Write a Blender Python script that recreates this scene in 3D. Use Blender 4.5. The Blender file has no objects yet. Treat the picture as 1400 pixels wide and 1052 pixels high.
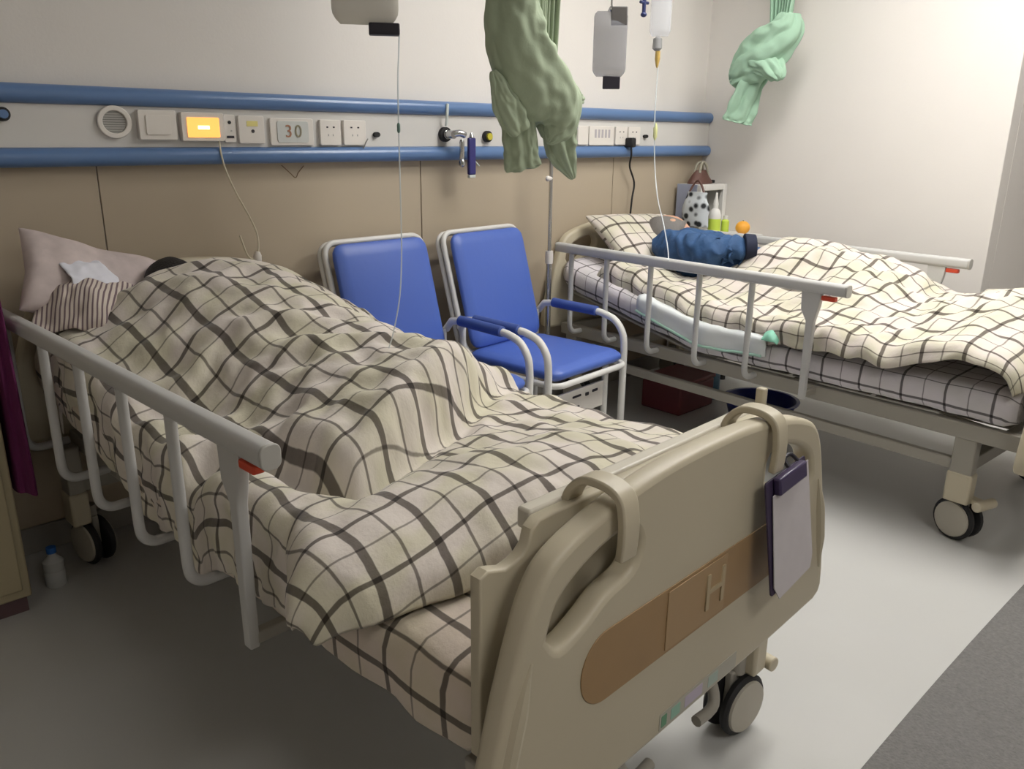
import bpy, bmesh, math, random
import numpy as np
from mathutils import Vector, Matrix, noise

SC = bpy.context.scene
COL = SC.collection
random.seed(7)

# ------------------------------------------------------------------ camera
CAM_F, CAM_YAW, CAM_PITCH, CAM_ROLL, CAM_H = 1112.6, -0.7604, 0.2988, 0.0108, 1.35   # focal length in px of a 1400 px wide frame
CAM_POS = np.array([0.0, 0.0, CAM_H])
_cy, _sy, _cp, _sp = math.cos(CAM_YAW), math.sin(CAM_YAW), math.cos(CAM_PITCH), math.sin(CAM_PITCH)
_fw = np.array([-_sy*_cp, _cy*_cp, -_sp]); _r0 = np.array([_cy, _sy, 0.0]); _u0 = np.cross(_r0, _fw)
_rt = math.cos(CAM_ROLL)*_r0 + math.sin(CAM_ROLL)*_u0
_up = -math.sin(CAM_ROLL)*_r0 + math.cos(CAM_ROLL)*_u0
cam_data = bpy.data.cameras.new('camera'); cam = bpy.data.objects.new('camera', cam_data); COL.objects.link(cam)
cam_data.sensor_fit = 'HORIZONTAL'; cam_data.sensor_width = 36.0; cam_data.lens = 36.0*CAM_F/1400.0; cam_data.clip_start = 0.02
M = Matrix.Identity(4)
for i in range(3):
    M[i][0], M[i][1], M[i][2], M[i][3] = _rt[i], _up[i], -_fw[i], CAM_POS[i]
cam.matrix_world = M
SC.camera = cam

def at(px, py, axis, val):
    """photo pixel -> the point of its ray on the plane axis = val"""
    d = _fw + _rt*(px-700)/CAM_F + _up*(526-py)/CAM_F
    t = (val-CAM_POS[axis])/d[axis]
    return CAM_POS + t*d

# ------------------------------------------------------------------ world, lamp strength, exposure
world = bpy.data.worlds.new('world'); SC.world = world; world.use_nodes = True
world.node_tree.nodes['Background'].inputs[0].default_value = (0.9, 0.92, 1.0, 1)
world.node_tree.nodes['Background'].inputs[1].default_value = 0.05
LAMP_STRENGTH = 15.5
LAMP_MID = 9.5
LAMP_FILL = 11.0
vs = SC.view_settings
vs.view_transform = 'Standard'; vs.look = 'None'; vs.exposure = 0.5; vs.gamma = 1.0; vs.use_curve_mapping = False

# ------------------------------------------------------------------ materials
def rgb(r, g, b):
    f = lambda c: ((c/255+0.055)/1.055)**2.4 if c/255 > 0.04045 else c/255/12.92
    return (f(r), f(g), f(b), 1.0)

MATS = {}
def mat(name, col, rough=0.5, metal=0.0, bump=0.0, bscale=40.0, var=0.0, vscale=6.0, emit=None, estr=0.0, trans=0.0, alpha=1.0, spec=None, sheen=0.0):
    if name in MATS: return MATS[name]
    m = bpy.data.materials.new(name); m.use_nodes = True
    nt = m.node_tree; b = nt.nodes['Principled BSDF']
    b.inputs['Base Color'].default_value = col; b.inputs['Roughness'].default_value = rough; b.inputs['Metallic'].default_value = metal
    if spec is not None: b.inputs['Specular IOR Level'].default_value = spec
    if sheen: b.inputs['Sheen Weight'].default_value = sheen
    if trans: b.inputs['Transmission Weight'].default_value = trans
    if alpha < 1: b.inputs['Alpha'].default_value = alpha
    if emit: b.inputs['Emission Color'].default_value = emit; b.inputs['Emission Strength'].default_value = estr
    if bump or var:
        tc = nt.nodes.new('ShaderNodeTexCoord')
    if var:
        n = nt.nodes.new('ShaderNodeTexNoise'); n.inputs['Scale'].default_value = vscale; n.inputs['Detail'].default_value = 4
        nt.links.new(tc.outputs['Object'], n.inputs['Vector'])
        mx = nt.nodes.new('ShaderNodeMix'); mx.data_type = 'RGBA'; mx.blend_type = 'MULTIPLY'
        mr = nt.nodes.new('ShaderNodeMapRange'); mr.inputs['To Min'].default_value = 1-var; mr.inputs['To Max'].default_value = 1+var
        nt.links.new(n.outputs['Fac'], mr.inputs['Value'])
        mx.inputs['Factor'].default_value = 1.0; mx.inputs[6].default_value = col
        nt.links.new(mr.outputs['Result'], mx.inputs[7]); nt.links.new(mx.outputs[2], b.inputs['Base Color'])
    if bump:
        n2 = nt.nodes.new('ShaderNodeTexNoise'); n2.inputs['Scale'].default_value = bscale; n2.inputs['Detail'].default_value = 5
        nt.links.new(tc.outputs['Object'], n2.inputs['Vector'])
        bp = nt.nodes.new('ShaderNodeBump'); bp.inputs['Strength'].default_value = bump; bp.inputs['Distance'].default_value = 0.01
        nt.links.new(n2.outputs['Fac'], bp.inputs['Height']); nt.links.new(bp.outputs['Normal'], b.inputs['Normal'])
    MATS[name] = m
    return m

def plaid(name, base, tint, line, pu=0.142, pv=0.155, wu=0.019, wu2=0.007, wv=0.012, wv2=0.005, ou=0.0, ov=0.0, warp=0.006):
    """checked cotton: thick and thin stripes both ways, in metres of the cloth's own UV"""
    m = bpy.data.materials.new(name); m.use_nodes = True
    nt = m.node_tree; N = nt.nodes; L = nt.links; b = N['Principled BSDF']
    b.inputs['Roughness'].default_value = 0.85; b.inputs['Specular IOR Level'].default_value = 0.15; b.inputs['Sheen Weight'].default_value = 0.15
    uv = N.new('ShaderNodeUVMap'); uv.uv_map = 'uv'
    def mth(op, a, c=None):
        n = N.new('ShaderNodeMath'); n.operation = op
        for i, x in enumerate((a, c)):
            if x is None: continue
            if isinstance(x, (int, float)): n.inputs[i].default_value = x
            else: L.new(x, n.inputs[i])
        return n.outputs[0]
    wn = N.new('ShaderNodeTexNoise'); wn.inputs['Scale'].default_value = 9.0; wn.inputs['Detail'].default_value = 3
    L.new(uv.outputs['UV'], wn.inputs['Vector'])
    vm = N.new('ShaderNodeVectorMath'); vm.operation = 'SUBTRACT'; vm.inputs[1].default_value = (.5, .5, .5); L.new(wn.outputs['Color'], vm.inputs[0])
    vsc = N.new('ShaderNodeVectorMath'); vsc.operation = 'SCALE'; vsc.inputs['Scale'].default_value = warp*2; L.new(vm.outputs[0], vsc.inputs[0])
    va = N.new('ShaderNodeVectorMath'); va.operation = 'ADD'; L.new(uv.outputs['UV'], va.inputs[0]); L.new(vsc.outputs[0], va.inputs[1])
    sp = N.new('ShaderNodeSeparateXYZ'); L.new(va.outputs[0], sp.inputs[0])
    def line_mask(c, period, off, width):
        x = mth('ADD', c, off+period*50)
        x = mth('MODULO', x, period)
        d = mth('ABSOLUTE', mth('SUBTRACT', x, period/2))           # 0 on the line
        mr = N.new('ShaderNodeMapRange'); mr.inputs['From Min'].default_value = width/2-0.001; mr.inputs['From Max'].default_value = width/2+0.001
        mr.inputs['To Min'].default_value = 1; mr.inputs['To Max'].default_value = 0; L.new(d, mr.inputs['Value'])
        return mr.outputs['Result']
    u, v = sp.outputs[0], sp.outputs[1]
    masks = [(line_mask(u, pu, ou, wu), 0.80), (line_mask(u, pu, ou+pu/2, wu2), 0.72), (line_mask(v, pv, ov, wv), 0.80), (line_mask(v, pv, ov+pv/2, wv2), 0.62)]
    tn = N.new('ShaderNodeTexNoise'); tn.inputs['Scale'].default_value = 7.0; L.new(uv.outputs['UV'], tn.inputs['Vector'])
    mx = N.new('ShaderNodeMix'); mx.data_type = 'RGBA'; mx.inputs[6].default_value = base; mx.inputs[7].default_value = tint
    tr = N.new('ShaderNodeMapRange'); tr.inputs['From Min'].default_value = .4; tr.inputs['From Max'].default_value = .6; L.new(tn.outputs['Fac'], tr.inputs['Value'])
    L.new(tr.outputs['Result'], mx.inputs['Factor'])
    col = mx.outputs[2]
    for k, amt in masks:
        x = N.new('ShaderNodeMix'); x.data_type = 'RGBA'; x.blend_type = 'MULTIPLY'; x.inputs[7].default_value = line
        L.new(mth('MULTIPLY', k, amt), x.inputs['Factor']); L.new(col, x.inputs[6]); col = x.outputs[2]
    L.new(col, b.inputs['Base Color'])
    bn = N.new('ShaderNodeTexNoise'); bn.inputs['Scale'].default_value = 22.0; bn.inputs['Detail'].default_value = 6; bn.inputs['Roughness'].default_value = .6
    L.new(uv.outputs['UV'], bn.inputs['Vector'])
    bp = N.new('ShaderNodeBump'); bp.inputs['Strength'].default_value = 0.35; bp.inputs['Distance'].default_value = 0.012
    L.new(bn.outputs['Fac'], bp.inputs['Height']); L.new(bp.outputs['Normal'], b.inputs['Normal'])
    MATS[name] = m
    return m

wall_m   = mat('cream_wall_paint', rgb(222, 217, 211), 0.6, bump=0.05, bscale=120, var=0.015)
panel_m  = mat('tan_wall_panel', rgb(178, 164, 143), 0.45, var=0.03, vscale=3)
floor_m  = mat('pale_vinyl_floor', rgb(192, 191, 187), 0.32, var=0.03, vscale=4, spec=0.4)
inlay_m  = mat('speckled_grey_carpet', rgb(116, 114, 111), 0.9, bump=0.6, bscale=160, var=0.35, vscale=110)
ceil_m   = mat('white_ceiling', rgb(228, 226, 220), 0.7)
unit_m   = mat('unit_white_plastic', rgb(208, 205, 200), 0.35)
blue_m   = mat('blue_bumper', rgb(92, 122, 166), 0.28, spec=0.6)
plate_m  = mat('socket_plate_white', rgb(222, 216, 208), 0.4)
abs_m    = mat('beige_abs', rgb(192, 182, 158), 0.42, var=0.03, vscale=5)
tan_m    = mat('wood_tone_inset', rgb(158, 128, 90), 0.5, var=0.08, vscale=14)
steel_m  = mat('grey_bed_frame', rgb(158, 153, 142), 0.45)
rail_m   = mat('silver_side_rail', rgb(190, 189, 186), 0.4)
chrome_m = mat('chrome', rgb(200, 200, 200), 0.2, 1.0)
black_m  = mat('black_rubber', rgb(24, 23, 24), 0.6)
disc_m   = mat('caster_disc', rgb(176, 170, 156), 0.5)
red_m    = mat('red_latch', rgb(205, 70, 40), 0.45)
vinyl_m  = mat('blue_vinyl', rgb(76, 104, 184), 0.42, bump=0.08, bscale=20)
white_m  = mat('white_enamel', rgb(215, 213, 208), 0.4)
brownpad_m = mat('armrest_pad', rgb(62, 84, 150), 0.5)
green_m  = mat('green_curtain', rgb(162, 174, 150), 0.85, bump=0.15, bscale=60, var=0.05, spec=0.1)
green2_m = mat('pale_green_curtain', rgb(160, 192, 168), 0.85, bump=0.15, bscale=60, var=0.05, spec=0.1)
skin_m   = mat('skin', rgb(205, 160, 132), 0.55)
hair_m   = mat('black_hair', rgb(26, 22, 22), 0.6, bump=0.5, bscale=180)
greyhair_m = mat('grey_hair', rgb(120, 116, 112), 0.6, bump=0.5, bscale=180)
shirt_m  = mat('navy_shirt', rgb(46, 80, 122), 0.75, bump=0.6, bscale=26, var=0.35, vscale=20)
dark_m   = mat('dark_plastic', rgb(36, 32, 42), 0.5)
clear_m  = mat('clear_tube', rgb(226, 232, 226), 0.2, alpha=0.8)
bag_m    = mat('clear_bag_film', rgb(140, 140, 146), 0.3, alpha=0.5)
plaid_m  = plaid('checked_duvet_cotton', rgb(218, 209, 200), rgb(208, 202, 180), rgb(66, 54, 48))
plaid2_m = plaid('checked_duvet_cotton_b', rgb(212, 202, 193), rgb(204, 199, 178), rgb(66, 52, 46), pu=.15, pv=.15, wu=.014, wv=.014, wu2=.006, wv2=.006)
sheet_m  = plaid('checked_sheet_cotton', rgb(220, 206, 192), rgb(214, 202, 180), rgb(62, 52, 48), pu=.15, pv=.15, wu=.016, wv=.012)
sheet2_m = plaid('checked_sheet_cotton_b', rgb(214, 208, 212), rgb(206, 202, 202), rgb(62, 54, 56), pu=.15, pv=.15, wu=.009, wv=.009, wu2=.004, wv2=.004)

# ------------------------------------------------------------------ mesh helpers
class MB:
    def __init__(s): s.v = []; s.f = []
    def add(s, v, f):
        o = len(s.v); s.v += [tuple(map(float, p)) for p in v]; s.f += [tuple(i+o for i in q) for q in f]; return s
    def box(s, x0, x1, y0, y1, z0, z1, mtx=None):
        v = [(x, y, z) for z in (z0, z1) for y in (y0, y1) for x in (x0, x1)]
        if mtx is not None: v = [tuple(mtx @ Vector(p)) for p in v]
        return s.add(v, [(0, 2, 3, 1), (4, 5, 7, 6), (0, 1, 5, 4), (2, 6, 7, 3), (0, 4, 6, 2), (1, 3, 7, 5)])
    def tube(s, pts, r, n=10, cap=True):
        P = [Vector(p) for p in pts]; R = r if isinstance(r, (list, tuple)) else [r]*len(P)
        T = []
        for i in range(len(P)):
            a = P[max(i-1, 0)]; b = P[min(i+1, len(P)-1)]; t = (b-a)
            T.append(t.normalized() if t.length > 1e-9 else Vector((0, 0, 1)))
        up = Vector((0, 0, 1)) if abs(T[0].z) < .9 else Vector((1, 0, 0))
        nrm = (up - T[0]*up.dot(T[0])).normalized(); V = []; F = []
        for i, p in enumerate(P):
            if i:
                nrm = nrm - T[i]*nrm.dot(T[i])
                nrm = nrm.normalized() if nrm.length > 1e-6 else T[i].orthogonal().normalized()
            bn = T[i].cross(nrm)
            for k in range(n):
                a = 2*math.pi*k/n; V.append(p + (nrm*math.cos(a)+bn*math.sin(a))*R[i])
        for i in range(len(P)-1):
            for k in range(n):
                F.append((i*n+k, i*n+(k+1) % n, (i+1)*n+(k+1) % n, (i+1)*n+k))
        if cap: F.append(tuple(range(n-1, -1, -1))); F.append(tuple((len(P)-1)*n+k for k in range(n)))
        return s.add(V, F)
    def lathe(s, prof, org=(0, 0, 0), axis=(0, 0, 1), n=24):
        """prof: (radius, height along axis)"""
        A = Vector(axis).normalized(); X = A.orthogonal().normalized(); Y = A.cross(X); O = Vector(org); V = []; F = []
        for r, h in prof:
            for k in range(n):
                a = 2*math.pi*k/n; V.append(O + A*h + (X*math.cos(a)+Y*math.sin(a))*max(r, 1e-4))
        for i in range(len(prof)-1):
            for k in range(n):
                F.append((i*n+k, i*n+(k+1) % n, (i+1)*n+(k+1) % n, (i+1)*n+k))
        F.append(tuple(range(n-1, -1, -1))); F.append(tuple((len(prof)-1)*n+k for k in range(n)))
        return s.add(V, F)
    def ellipsoid(s, c, r, n=20, m=12, mtx=None):
        V = []; F = []
        for i in range(m+1):
            th = math.pi*i/m
            for k in range(n):
                a = 2*math.pi*k/n; p = Vector((r[0]*math.sin(th)*math.cos(a), r[1]*math.sin(th)*math.sin(a), r[2]*math.cos(th)))
                if mtx is not None: p = mtx @ p
                V.append(p+Vector(c))
        for i in range(m):
            for k in range(n): F.append((i*n+k, (i+1)*n+k, (i+1)*n+(k+1) % n, i*n+(k+1) % n))
        return s.add(V, F)
    def mesh(s, name):
        me = bpy.data.meshes.new(name); me.from_pydata(s.v, [], s.f); me.validate()
        bm = bmesh.new(); bm.from_mesh(me); bmesh.ops.recalc_face_normals(bm, faces=bm.faces); bm.to_mesh(me); bm.free()
        return me
    def build(s, name, m, parent=None, smooth=True, bevel=0.0, seg=2):
        return link(name, s.mesh(name), m, parent, smooth, bevel, seg)

def link(name, me, m, parent=None, smooth=True, bevel=0.0, seg=2):
    o = bpy.data.objects.new(name, me); COL.objects.link(o)
    if m is not None: me.materials.append(m)
    if smooth:
        for p in me.polygons: p.use_smooth = True
        me.set_sharp_from_angle(angle=math.radians(38))
    if bevel:
        b = o.modifiers.new('bevel', 'BEVEL'); b.width = bevel; b.segments = seg; b.limit_method = 'ANGLE'; b.angle_limit = math.radians(40)
    if parent is not None: o.parent = parent
    return o

def tag(o, label, cat=None, group=None, kind=None):
    o['label'] = label
    if cat: o['category'] = cat
    if group: o['group'] = group
    if kind: o['kind'] = kind
    return o
def struct(o, label=None, cat=None):
    o['kind'] = 'structure'
    if label: o['label'] = label
    if cat: o['category'] = cat
    return o
def empty(name, loc, rz=0.0):
    o = bpy.data.objects.new(name, None); COL.objects.link(o); o.location = loc; o.rotation_euler = (0, 0, rz); o.empty_display_size = .1
    return o
def copy_tree(o, parent=None):
    c = o.copy(); COL.objects.link(c)
    if parent is not None: c.parent = parent
    for ch in o.children: copy_tree(ch, c)
    return c
def arc(c, r, a0, a1, n, fn):
    return [fn(c[0]+r*math.cos(a0+(a1-a0)*i/n), c[1]+r*math.sin(a0+(a1-a0)*i/n)) for i in range(n+1)]
def smooth_path(pts, n=8):
    """Catmull-Rom through the points"""
    P = [Vector(p) for p in pts]; out = []
    for i in range(len(P)-1):
        p0, p1, p2, p3 = P[max(i-1, 0)], P[i], P[i+1], P[min(i+2, len(P)-1)]
        for k in range(n):
            t = k/n
            out.append(0.5*((2*p1)+(p2-p0)*t+(2*p0-5*p1+4*p2-p3)*t*t+(3*p1-p0-3*p2+p3)*t**3))
    out.append(P[-1]); return out
def plate(name, outlines, thick, m, parent=None, bevel=0.004, mtx=None, smooth=True):
    """flat board with holes: outlines are (x, y) loops, the first the outside; extruded along local z, then placed by mtx"""
    cu = bpy.data.curves.new(name, 'CURVE'); cu.dimensions = '2D'; cu.fill_mode = 'BOTH'
    for pts in outlines:
        sp = cu.splines.new('POLY'); sp.points.add(len(pts)-1)
        for p, (x, y) in zip(sp.points, pts): p.co = (x, y, 0, 1)
        sp.use_cyclic_u = True
    cu.extrude = max(thick/2-bevel, 0.0001); cu.bevel_depth = bevel; cu.bevel_resolution = 2; cu.offset = -bevel
    tmp = bpy.data.objects.new('tmp', cu); COL.objects.link(tmp)
    dg = bpy.context.evaluated_depsgraph_get(); me = bpy.data.meshes.new_from_object(tmp.evaluated_get(dg))
    bpy.data.objects.remove(tmp); bpy.data.curves.remove(cu); me.name = name
    if mtx is not None: me.transform(mtx)
    me.materials.clear()
    return link(name, me, m, parent, smooth)
def text_mesh(name, body, size, depth, m, parent, mtx):
    cu = bpy.data.curves.new(name, 'FONT'); cu.body = body; cu.size = size; cu.extrude = depth; cu.align_x = 'CENTER'; cu.align_y = 'CENTER'
    tmp = bpy.data.objects.new('tmp', cu); COL.objects.link(tmp)
    dg = bpy.context.evaluated_depsgraph_get(); me = bpy.data.meshes.new_from_object(tmp.evaluated_get(dg))
    bpy.data.objects.remove(tmp); bpy.data.curves.remove(cu); me.name = name; me.transform(mtx); me.materials.clear()
    return link(name, me, m, parent, False)
def rounded(x0, x1, y0, y1, r, n=6):
    out = []
    for cx, cy, a in ((x1-r, y1-r, 0), (x0+r, y1-r, 90), (x0+r, y0+r, 180), (x1-r, y0+r, 270)):
        for i in range(n+1):
            t = math.radians(a+90*i/n); out.append((cx+r*math.cos(t), cy+r*math.sin(t)))
    return out
# (x, y) of a plate -> wall-parallel board: local x stays x, local y becomes z, thickness along y
UPRIGHT = Matrix(((1, 0, 0, 0), (0, 0, -1, 0), (0, 1, 0, 0), (0, 0, 0, 1)))
def upright(x=0, y=0, z=0): return Matrix.Translation((x, y, z)) @ UPRIGHT
def nz(p, s=1.0, seed=0.0): return noise.noise(Vector((p[0]*s+seed, p[1]*s-seed*1.7, (p[2] if len(p) > 2 else 0)*s+seed*.3)))
def ip(x, xs, ys): return float(np.interp(x, xs, ys))

# ================================================================== THE ROOM
YW = 2.852          # face of the lower wall panels and back of the head unit
XR = 4.2456         # right wall
CEIL = 2.75
struct(MB().box(-1.45, 5.6, -2.75, 3.05, -0.1, 0.0).build('floor', floor_m, smooth=False), 'pale grey vinyl hospital floor', 'floor')
inl = MB()
edge = [(-1.3+6.7*i/60, 0.525+0.012*math.cos((-1.3+6.7*i/60-2.1)*1.6)) for i in range(61)]
v = [(x, y, z) for z in (0.0005, 0.004) for x, y in edge] + [(x, -2.6, z) for z in (0.0005, 0.004) for x, y in edge]
f = []
for i in range(60):
    a, b, c, d = i, 61+i, 122+i, 183+i
    f += [(b, b+1, d+1, d), (a, c, c+1, a+1), (a, a+1, b+1, b)]
inl.add(v, f); struct(inl.build('floor_carpet', inlay_m, smooth=False), 'speckled dark grey carpet strip beyond the foot of the beds', 'carpet')
struct(MB().box(-1.45, 5.6, -2.75, 3.05, CEIL, CEIL+.1).build('ceiling', ceil_m, smooth=False), 'white ceiling', 'ceiling')
wb = struct(MB().box(-1.45, XR+.12, YW+.010, 3.0, 0, CEIL).build('wall_back', wall_m, smooth=False), 'cream head wall above tan panels', 'wall')
for x0, x1 in ((-1.3, -.412), (-.408, .876), (.880, 2.163), (2.167, 3.43), (3.434, XR)):
    MB().box(x0, x1, YW, YW+.012, .09, 1.30).build('wall_panel', panel_m, wb, False, .0015, 1)
struct(MB().box(-1.3, XR, YW-.012, YW+.010, 0, .09).build('baseboard_back', mat('baseboard', rgb(150, 146, 138), .5), smooth=False, bevel=.003), 'grey baseboard under the tan panels', 'baseboard')
struct(MB().box(XR, XR+.12, 1.245, 3.0, 0, CEIL).build('wall_right', wall_m, smooth=False, bevel=.004), 'cream side wall beside the bed of the patient in navy', 'wall')
struct(MB().box(XR+.1205, 5.5, 1.245, 1.36, 0, CEIL).build('wall_return', wall_m, smooth=False), 'cream wall return round the corner of the side wall', 'wall')
struct(MB().box(5.5, 5.6, -2.75, 1.36, 0, CEIL).build('wall_recess', wall_m, smooth=False), 'cream recessed wall', 'wall')
struct(MB().box(-1.45, -1.3, -2.75, 3.0, 0, CEIL).build('wall_left', wall_m, smooth=False), 'cream wall', 'wall')
struct(MB().box(-1.3, 5.5, -2.75, -2.6, 0, CEIL).build('wall_front', wall_m, smooth=False), 'cream wall', 'wall')
struct(MB().box(XR-.012, XR-.0005, 1.25, 2.395, 0, .09).build('baseboard_right', MATS['baseboard'], smooth=False, bevel=.003), 'grey baseboard along the side wall', 'baseboard')

# ------------------------------------------------------------------ ceiling lamps and an added fill panel
def ceiling_lamp(x, y, sx, sy, strength, label):
    e = tag(empty('ceiling_light', (x, y, CEIL)), label, 'ceiling light')
    fr = MB()
    for a, b, c, d in ((-sx/2-.03, sx/2+.03, -sy/2-.03, -sy/2), (-sx/2-.03, sx/2+.03, sy/2, sy/2+.03), (-sx/2-.03, -sx/2, -sy/2, sy/2), (sx/2, sx/2+.03, -sy/2, sy/2)):
        fr.box(a, b, c, d, -.045, -.001)
    fr.build('frame', white_m, e, False)
    dm = mat('diffuser_%g' % strength, rgb(240, 240, 235), .5, emit=(1.0, .98, .95, 1), estr=strength)
    MB().box(-sx/2, sx/2, -sy/2, sy/2, -.035, -.02).build('diffuser', dm, e, False)
ceiling_lamp(3.2, .65, 1.2, .6, LAMP_STRENGTH, 'bright rectangular ceiling light over the bed by the side wall')
ceiling_lamp(2.82, 1.65, 1.2, .6, LAMP_MID, 'rectangular ceiling light over the blue chairs')
ceiling_lamp(0.9, -1.0, 1.2, .4, LAMP_FILL, 'added rectangular fill panel on the ceiling over the carpet strip, out of view')  # unseen panel added as fill to lift the footboard and near floor

# ================================================================== BED HEAD UNIT on the wall
hu = tag(empty('bed_head_unit', (0, YW, 1.239)), 'long white medical head unit with two blue bumper rails along the wall', 'medical panel')
X0, X1 = -1.29, XR-.006
def rail_prism(z0, z1, y_in, y_out):
    prof = [(0, z0), (-y_in, z0)]; zc = (z0+z1)/2; rz = (z1-z0)/2
    for i in range(13):
        a = -math.pi/2+math.pi*i/12; prof.append((-y_in-(y_out-y_in)*math.cos(a), zc+rz*math.sin(a)))
    prof += [(-y_in, z1), (0, z1)]
    n = len(prof); mb = MB()
    mb.add([(x, y, z) for x in (X0, X1) for y, z in prof], [(i, (i+1) % n, n+(i+1) % n, n+i) for i in range(n)]+[tuple(range(n-1, -1, -1)), tuple(range(n, 2*n))])
    return mb
rail_prism(.183, .239, .03, .058).build('upper_bumper_rail', blue_m, hu)
rail_prism(0, .057, .03, .058).build('lower_bumper_rail', blue_m, hu)
MB().box(X0, X1, -.032, 0, .0575, .1825).build('body', unit_m, hu, False)
FY = -.0325
def module(name, x0, x1, z0, z1, d=.010, m=None, r=.006):
    return plate(name, [rounded(x0, x1, z0-1.239, z1-1.239, r)], d, m or plate_m, hu, .002, upright(0, FY-d/2, 0))
def small(name, x, z, rx, rz, d, m, parent, depth0):
    return plate(name, [[(x+rx*math.cos(t*math.pi/12), z-1.239+rz*math.sin(t*math.pi/12)) for t in range(24)]], d, m, parent, .0005, upright(0, FY-depth0-d/2, 0))
def rect(name, x0, x1, z0, z1, d, m, parent, depth0, r=.001):
    return plate(name, [rounded(x0, x1, z0-1.239, z1-1.239, r, 2)], d, m, parent, .0004, upright(0, FY-depth0-d/2, 0))
grey_m = mat('pale_grey_plastic', rgb(176, 174, 168), .45)
# round call speaker: ring and slatted centre
ring = plate('speaker_ring', [[(.938+.052*math.cos(t*math.pi/18), .134+.050*math.sin(t*math.pi/18)) for t in range(36)], [(.938+.036*math.cos(t*math.pi/18), .134+.034*math.sin(t*math.pi/18)) for t in range(36)]], .012, plate_m, hu, .003, upright(0, FY-.006, 0))
sc_ = small('speaker_grille', .938, 1.373, .036, .034, .005, grey_m, hu, 0)
for i in range(-4, 5):
    w = math.sqrt(max(.034**2-(i*.0072)**2, 0)); rect('grille_slot', .938-w, .938+w, 1.373+i*.0072-.0012, 1.373+i*.0072+.0012, .002, dark_m if False else mat('slot_grey', rgb(130, 128, 124), .6), sc_, .0045)
bl = module('blank_module', 1.006, 1.128, 1.320, 1.412, .022); rect('raised_cover', 1.028, 1.106, 1.336, 1.396, .004, plate_m, bl, .022, .004)
nc = module('call_display', 1.142, 1.288, 1.316, 1.408, .026)
scr = rect('lit_screen', 1.160, 1.270, 1.328, 1.392, .003, mat('orange_screen', rgb(255, 150, 60), .4, emit=(1, .42, .10, 1), estr=.95), nc, .026, .003)
rect('bright_readout', 1.195, 1.235, 1.354, 1.366, .001, mat('screen_glow', rgb(255, 230, 190), .4, emit=(1, .8, .55, 1), estr=1.3), scr, .029)
cs = module('call_socket', 1.292, 1.334, 1.312, 1.404, .014); small('jack', 1.313, 1.378, .006, .006, .002, black_m, cs, .014); rect('port', 1.300, 1.326, 1.326, 1.334, .002, dark_m, cs, .014); small('indicator', 1.318, 1.350, .003, .003, .002, grey_m, cs, .014)
sw = module('switch_plate', 1.346, 1.442, 1.308, 1.402, .013); small('key_hole', 1.398, 1.350, .006, .006, .002, dark_m, sw, .013); rect('yellow_sticker', 1.376, 1.418, 1.366, 1.384, .001, mat('pale_yellow', rgb(220, 208, 130), .6), sw, .013)
np_ = module('number_plate', 1.466, 1.640, 1.302, 1.396, .010)
rect('plate_window', 1.492, 1.618, 1.312, 1.386, .003, mat('plate_window_grey', rgb(200, 202, 198), .3), np_, .010, .008)
text_mesh('digit_three', '3', .062, .0006, mat('digit_brown', rgb(168, 120, 92), .6), np_, upright(1.536, FY-.0145, 1.349-1.239))
text_mesh('digit_zero', '0', .062, .0006, mat('digit_olive', rgb(140, 132, 108), .6), np_, upright(1.575, FY-.0145, 1.349-1.239))
def outlet(x0, x1, z0, z1, kind=0):
    o = module('power_outlet', x0, x1, z0, z1, .014); c = (x0+x1)/2; h = z1-z0; k = (x1-x0)/.09
    for dx in (-.014, .014): rect('slot', c+dx*k-.004*k, c+dx*k+.004*k, z0+h*.68, z0+h*.74, .001, MATS['digit_olive'] if kind else dark_m, o, .014)
    for dx in (-.010, .010): rect('slot', c+dx*k-.002*k, c+dx*k+.002*k, z0+h*.36, z0+h*.44, .001, grey_m, o, .014)
    return o
outlet(1.666, 1.756, 1.302, 1.394); outlet(1.768, 1.868, 1.302, 1.394)
def gas_port(x, z, r, cap, label=None):
    g = small('gas_port', x, z, r, r, .018, black_m, hu, 0); small('port_cap', x, z, r*.62, r*.62, .010, cap, g, .018)
    return g
gas_port(2.267, 1.345, .030, chrome_m); gas_port(2.507, 1.338, .024, mat('yellow_cap', rgb(196, 184, 60), .4)); gas_port(.630, 1.39, .020, blue_m)
small('earth_terminal', 1.922, 1.342, .014, .010, .014, black_m, hu, 0)
# the second bed's set of modules
fp = module('number_plate', 3.185, 3.375, 1.300, 1.392, .010)
for i in range(5): rect('grey_mark', 3.225+i*.026, 3.239+i*.026, 1.336, 1.376, .0008, mat('mark_grey', rgb(178, 172, 176), .6), fp, .010)
outlet(3.385, 3.478, 1.302, 1.392); outlet(3.488, 3.585, 1.302, 1.392)
small('earth_terminal', 3.640, 1.345, .016, .009, .014, black_m, hu, 0)
module('switch_plate', 3.100, 3.176, 1.302, 1.392, .012)
gas_port(3.02, 1.34, .024, MATS['yellow_cap'])

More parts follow.
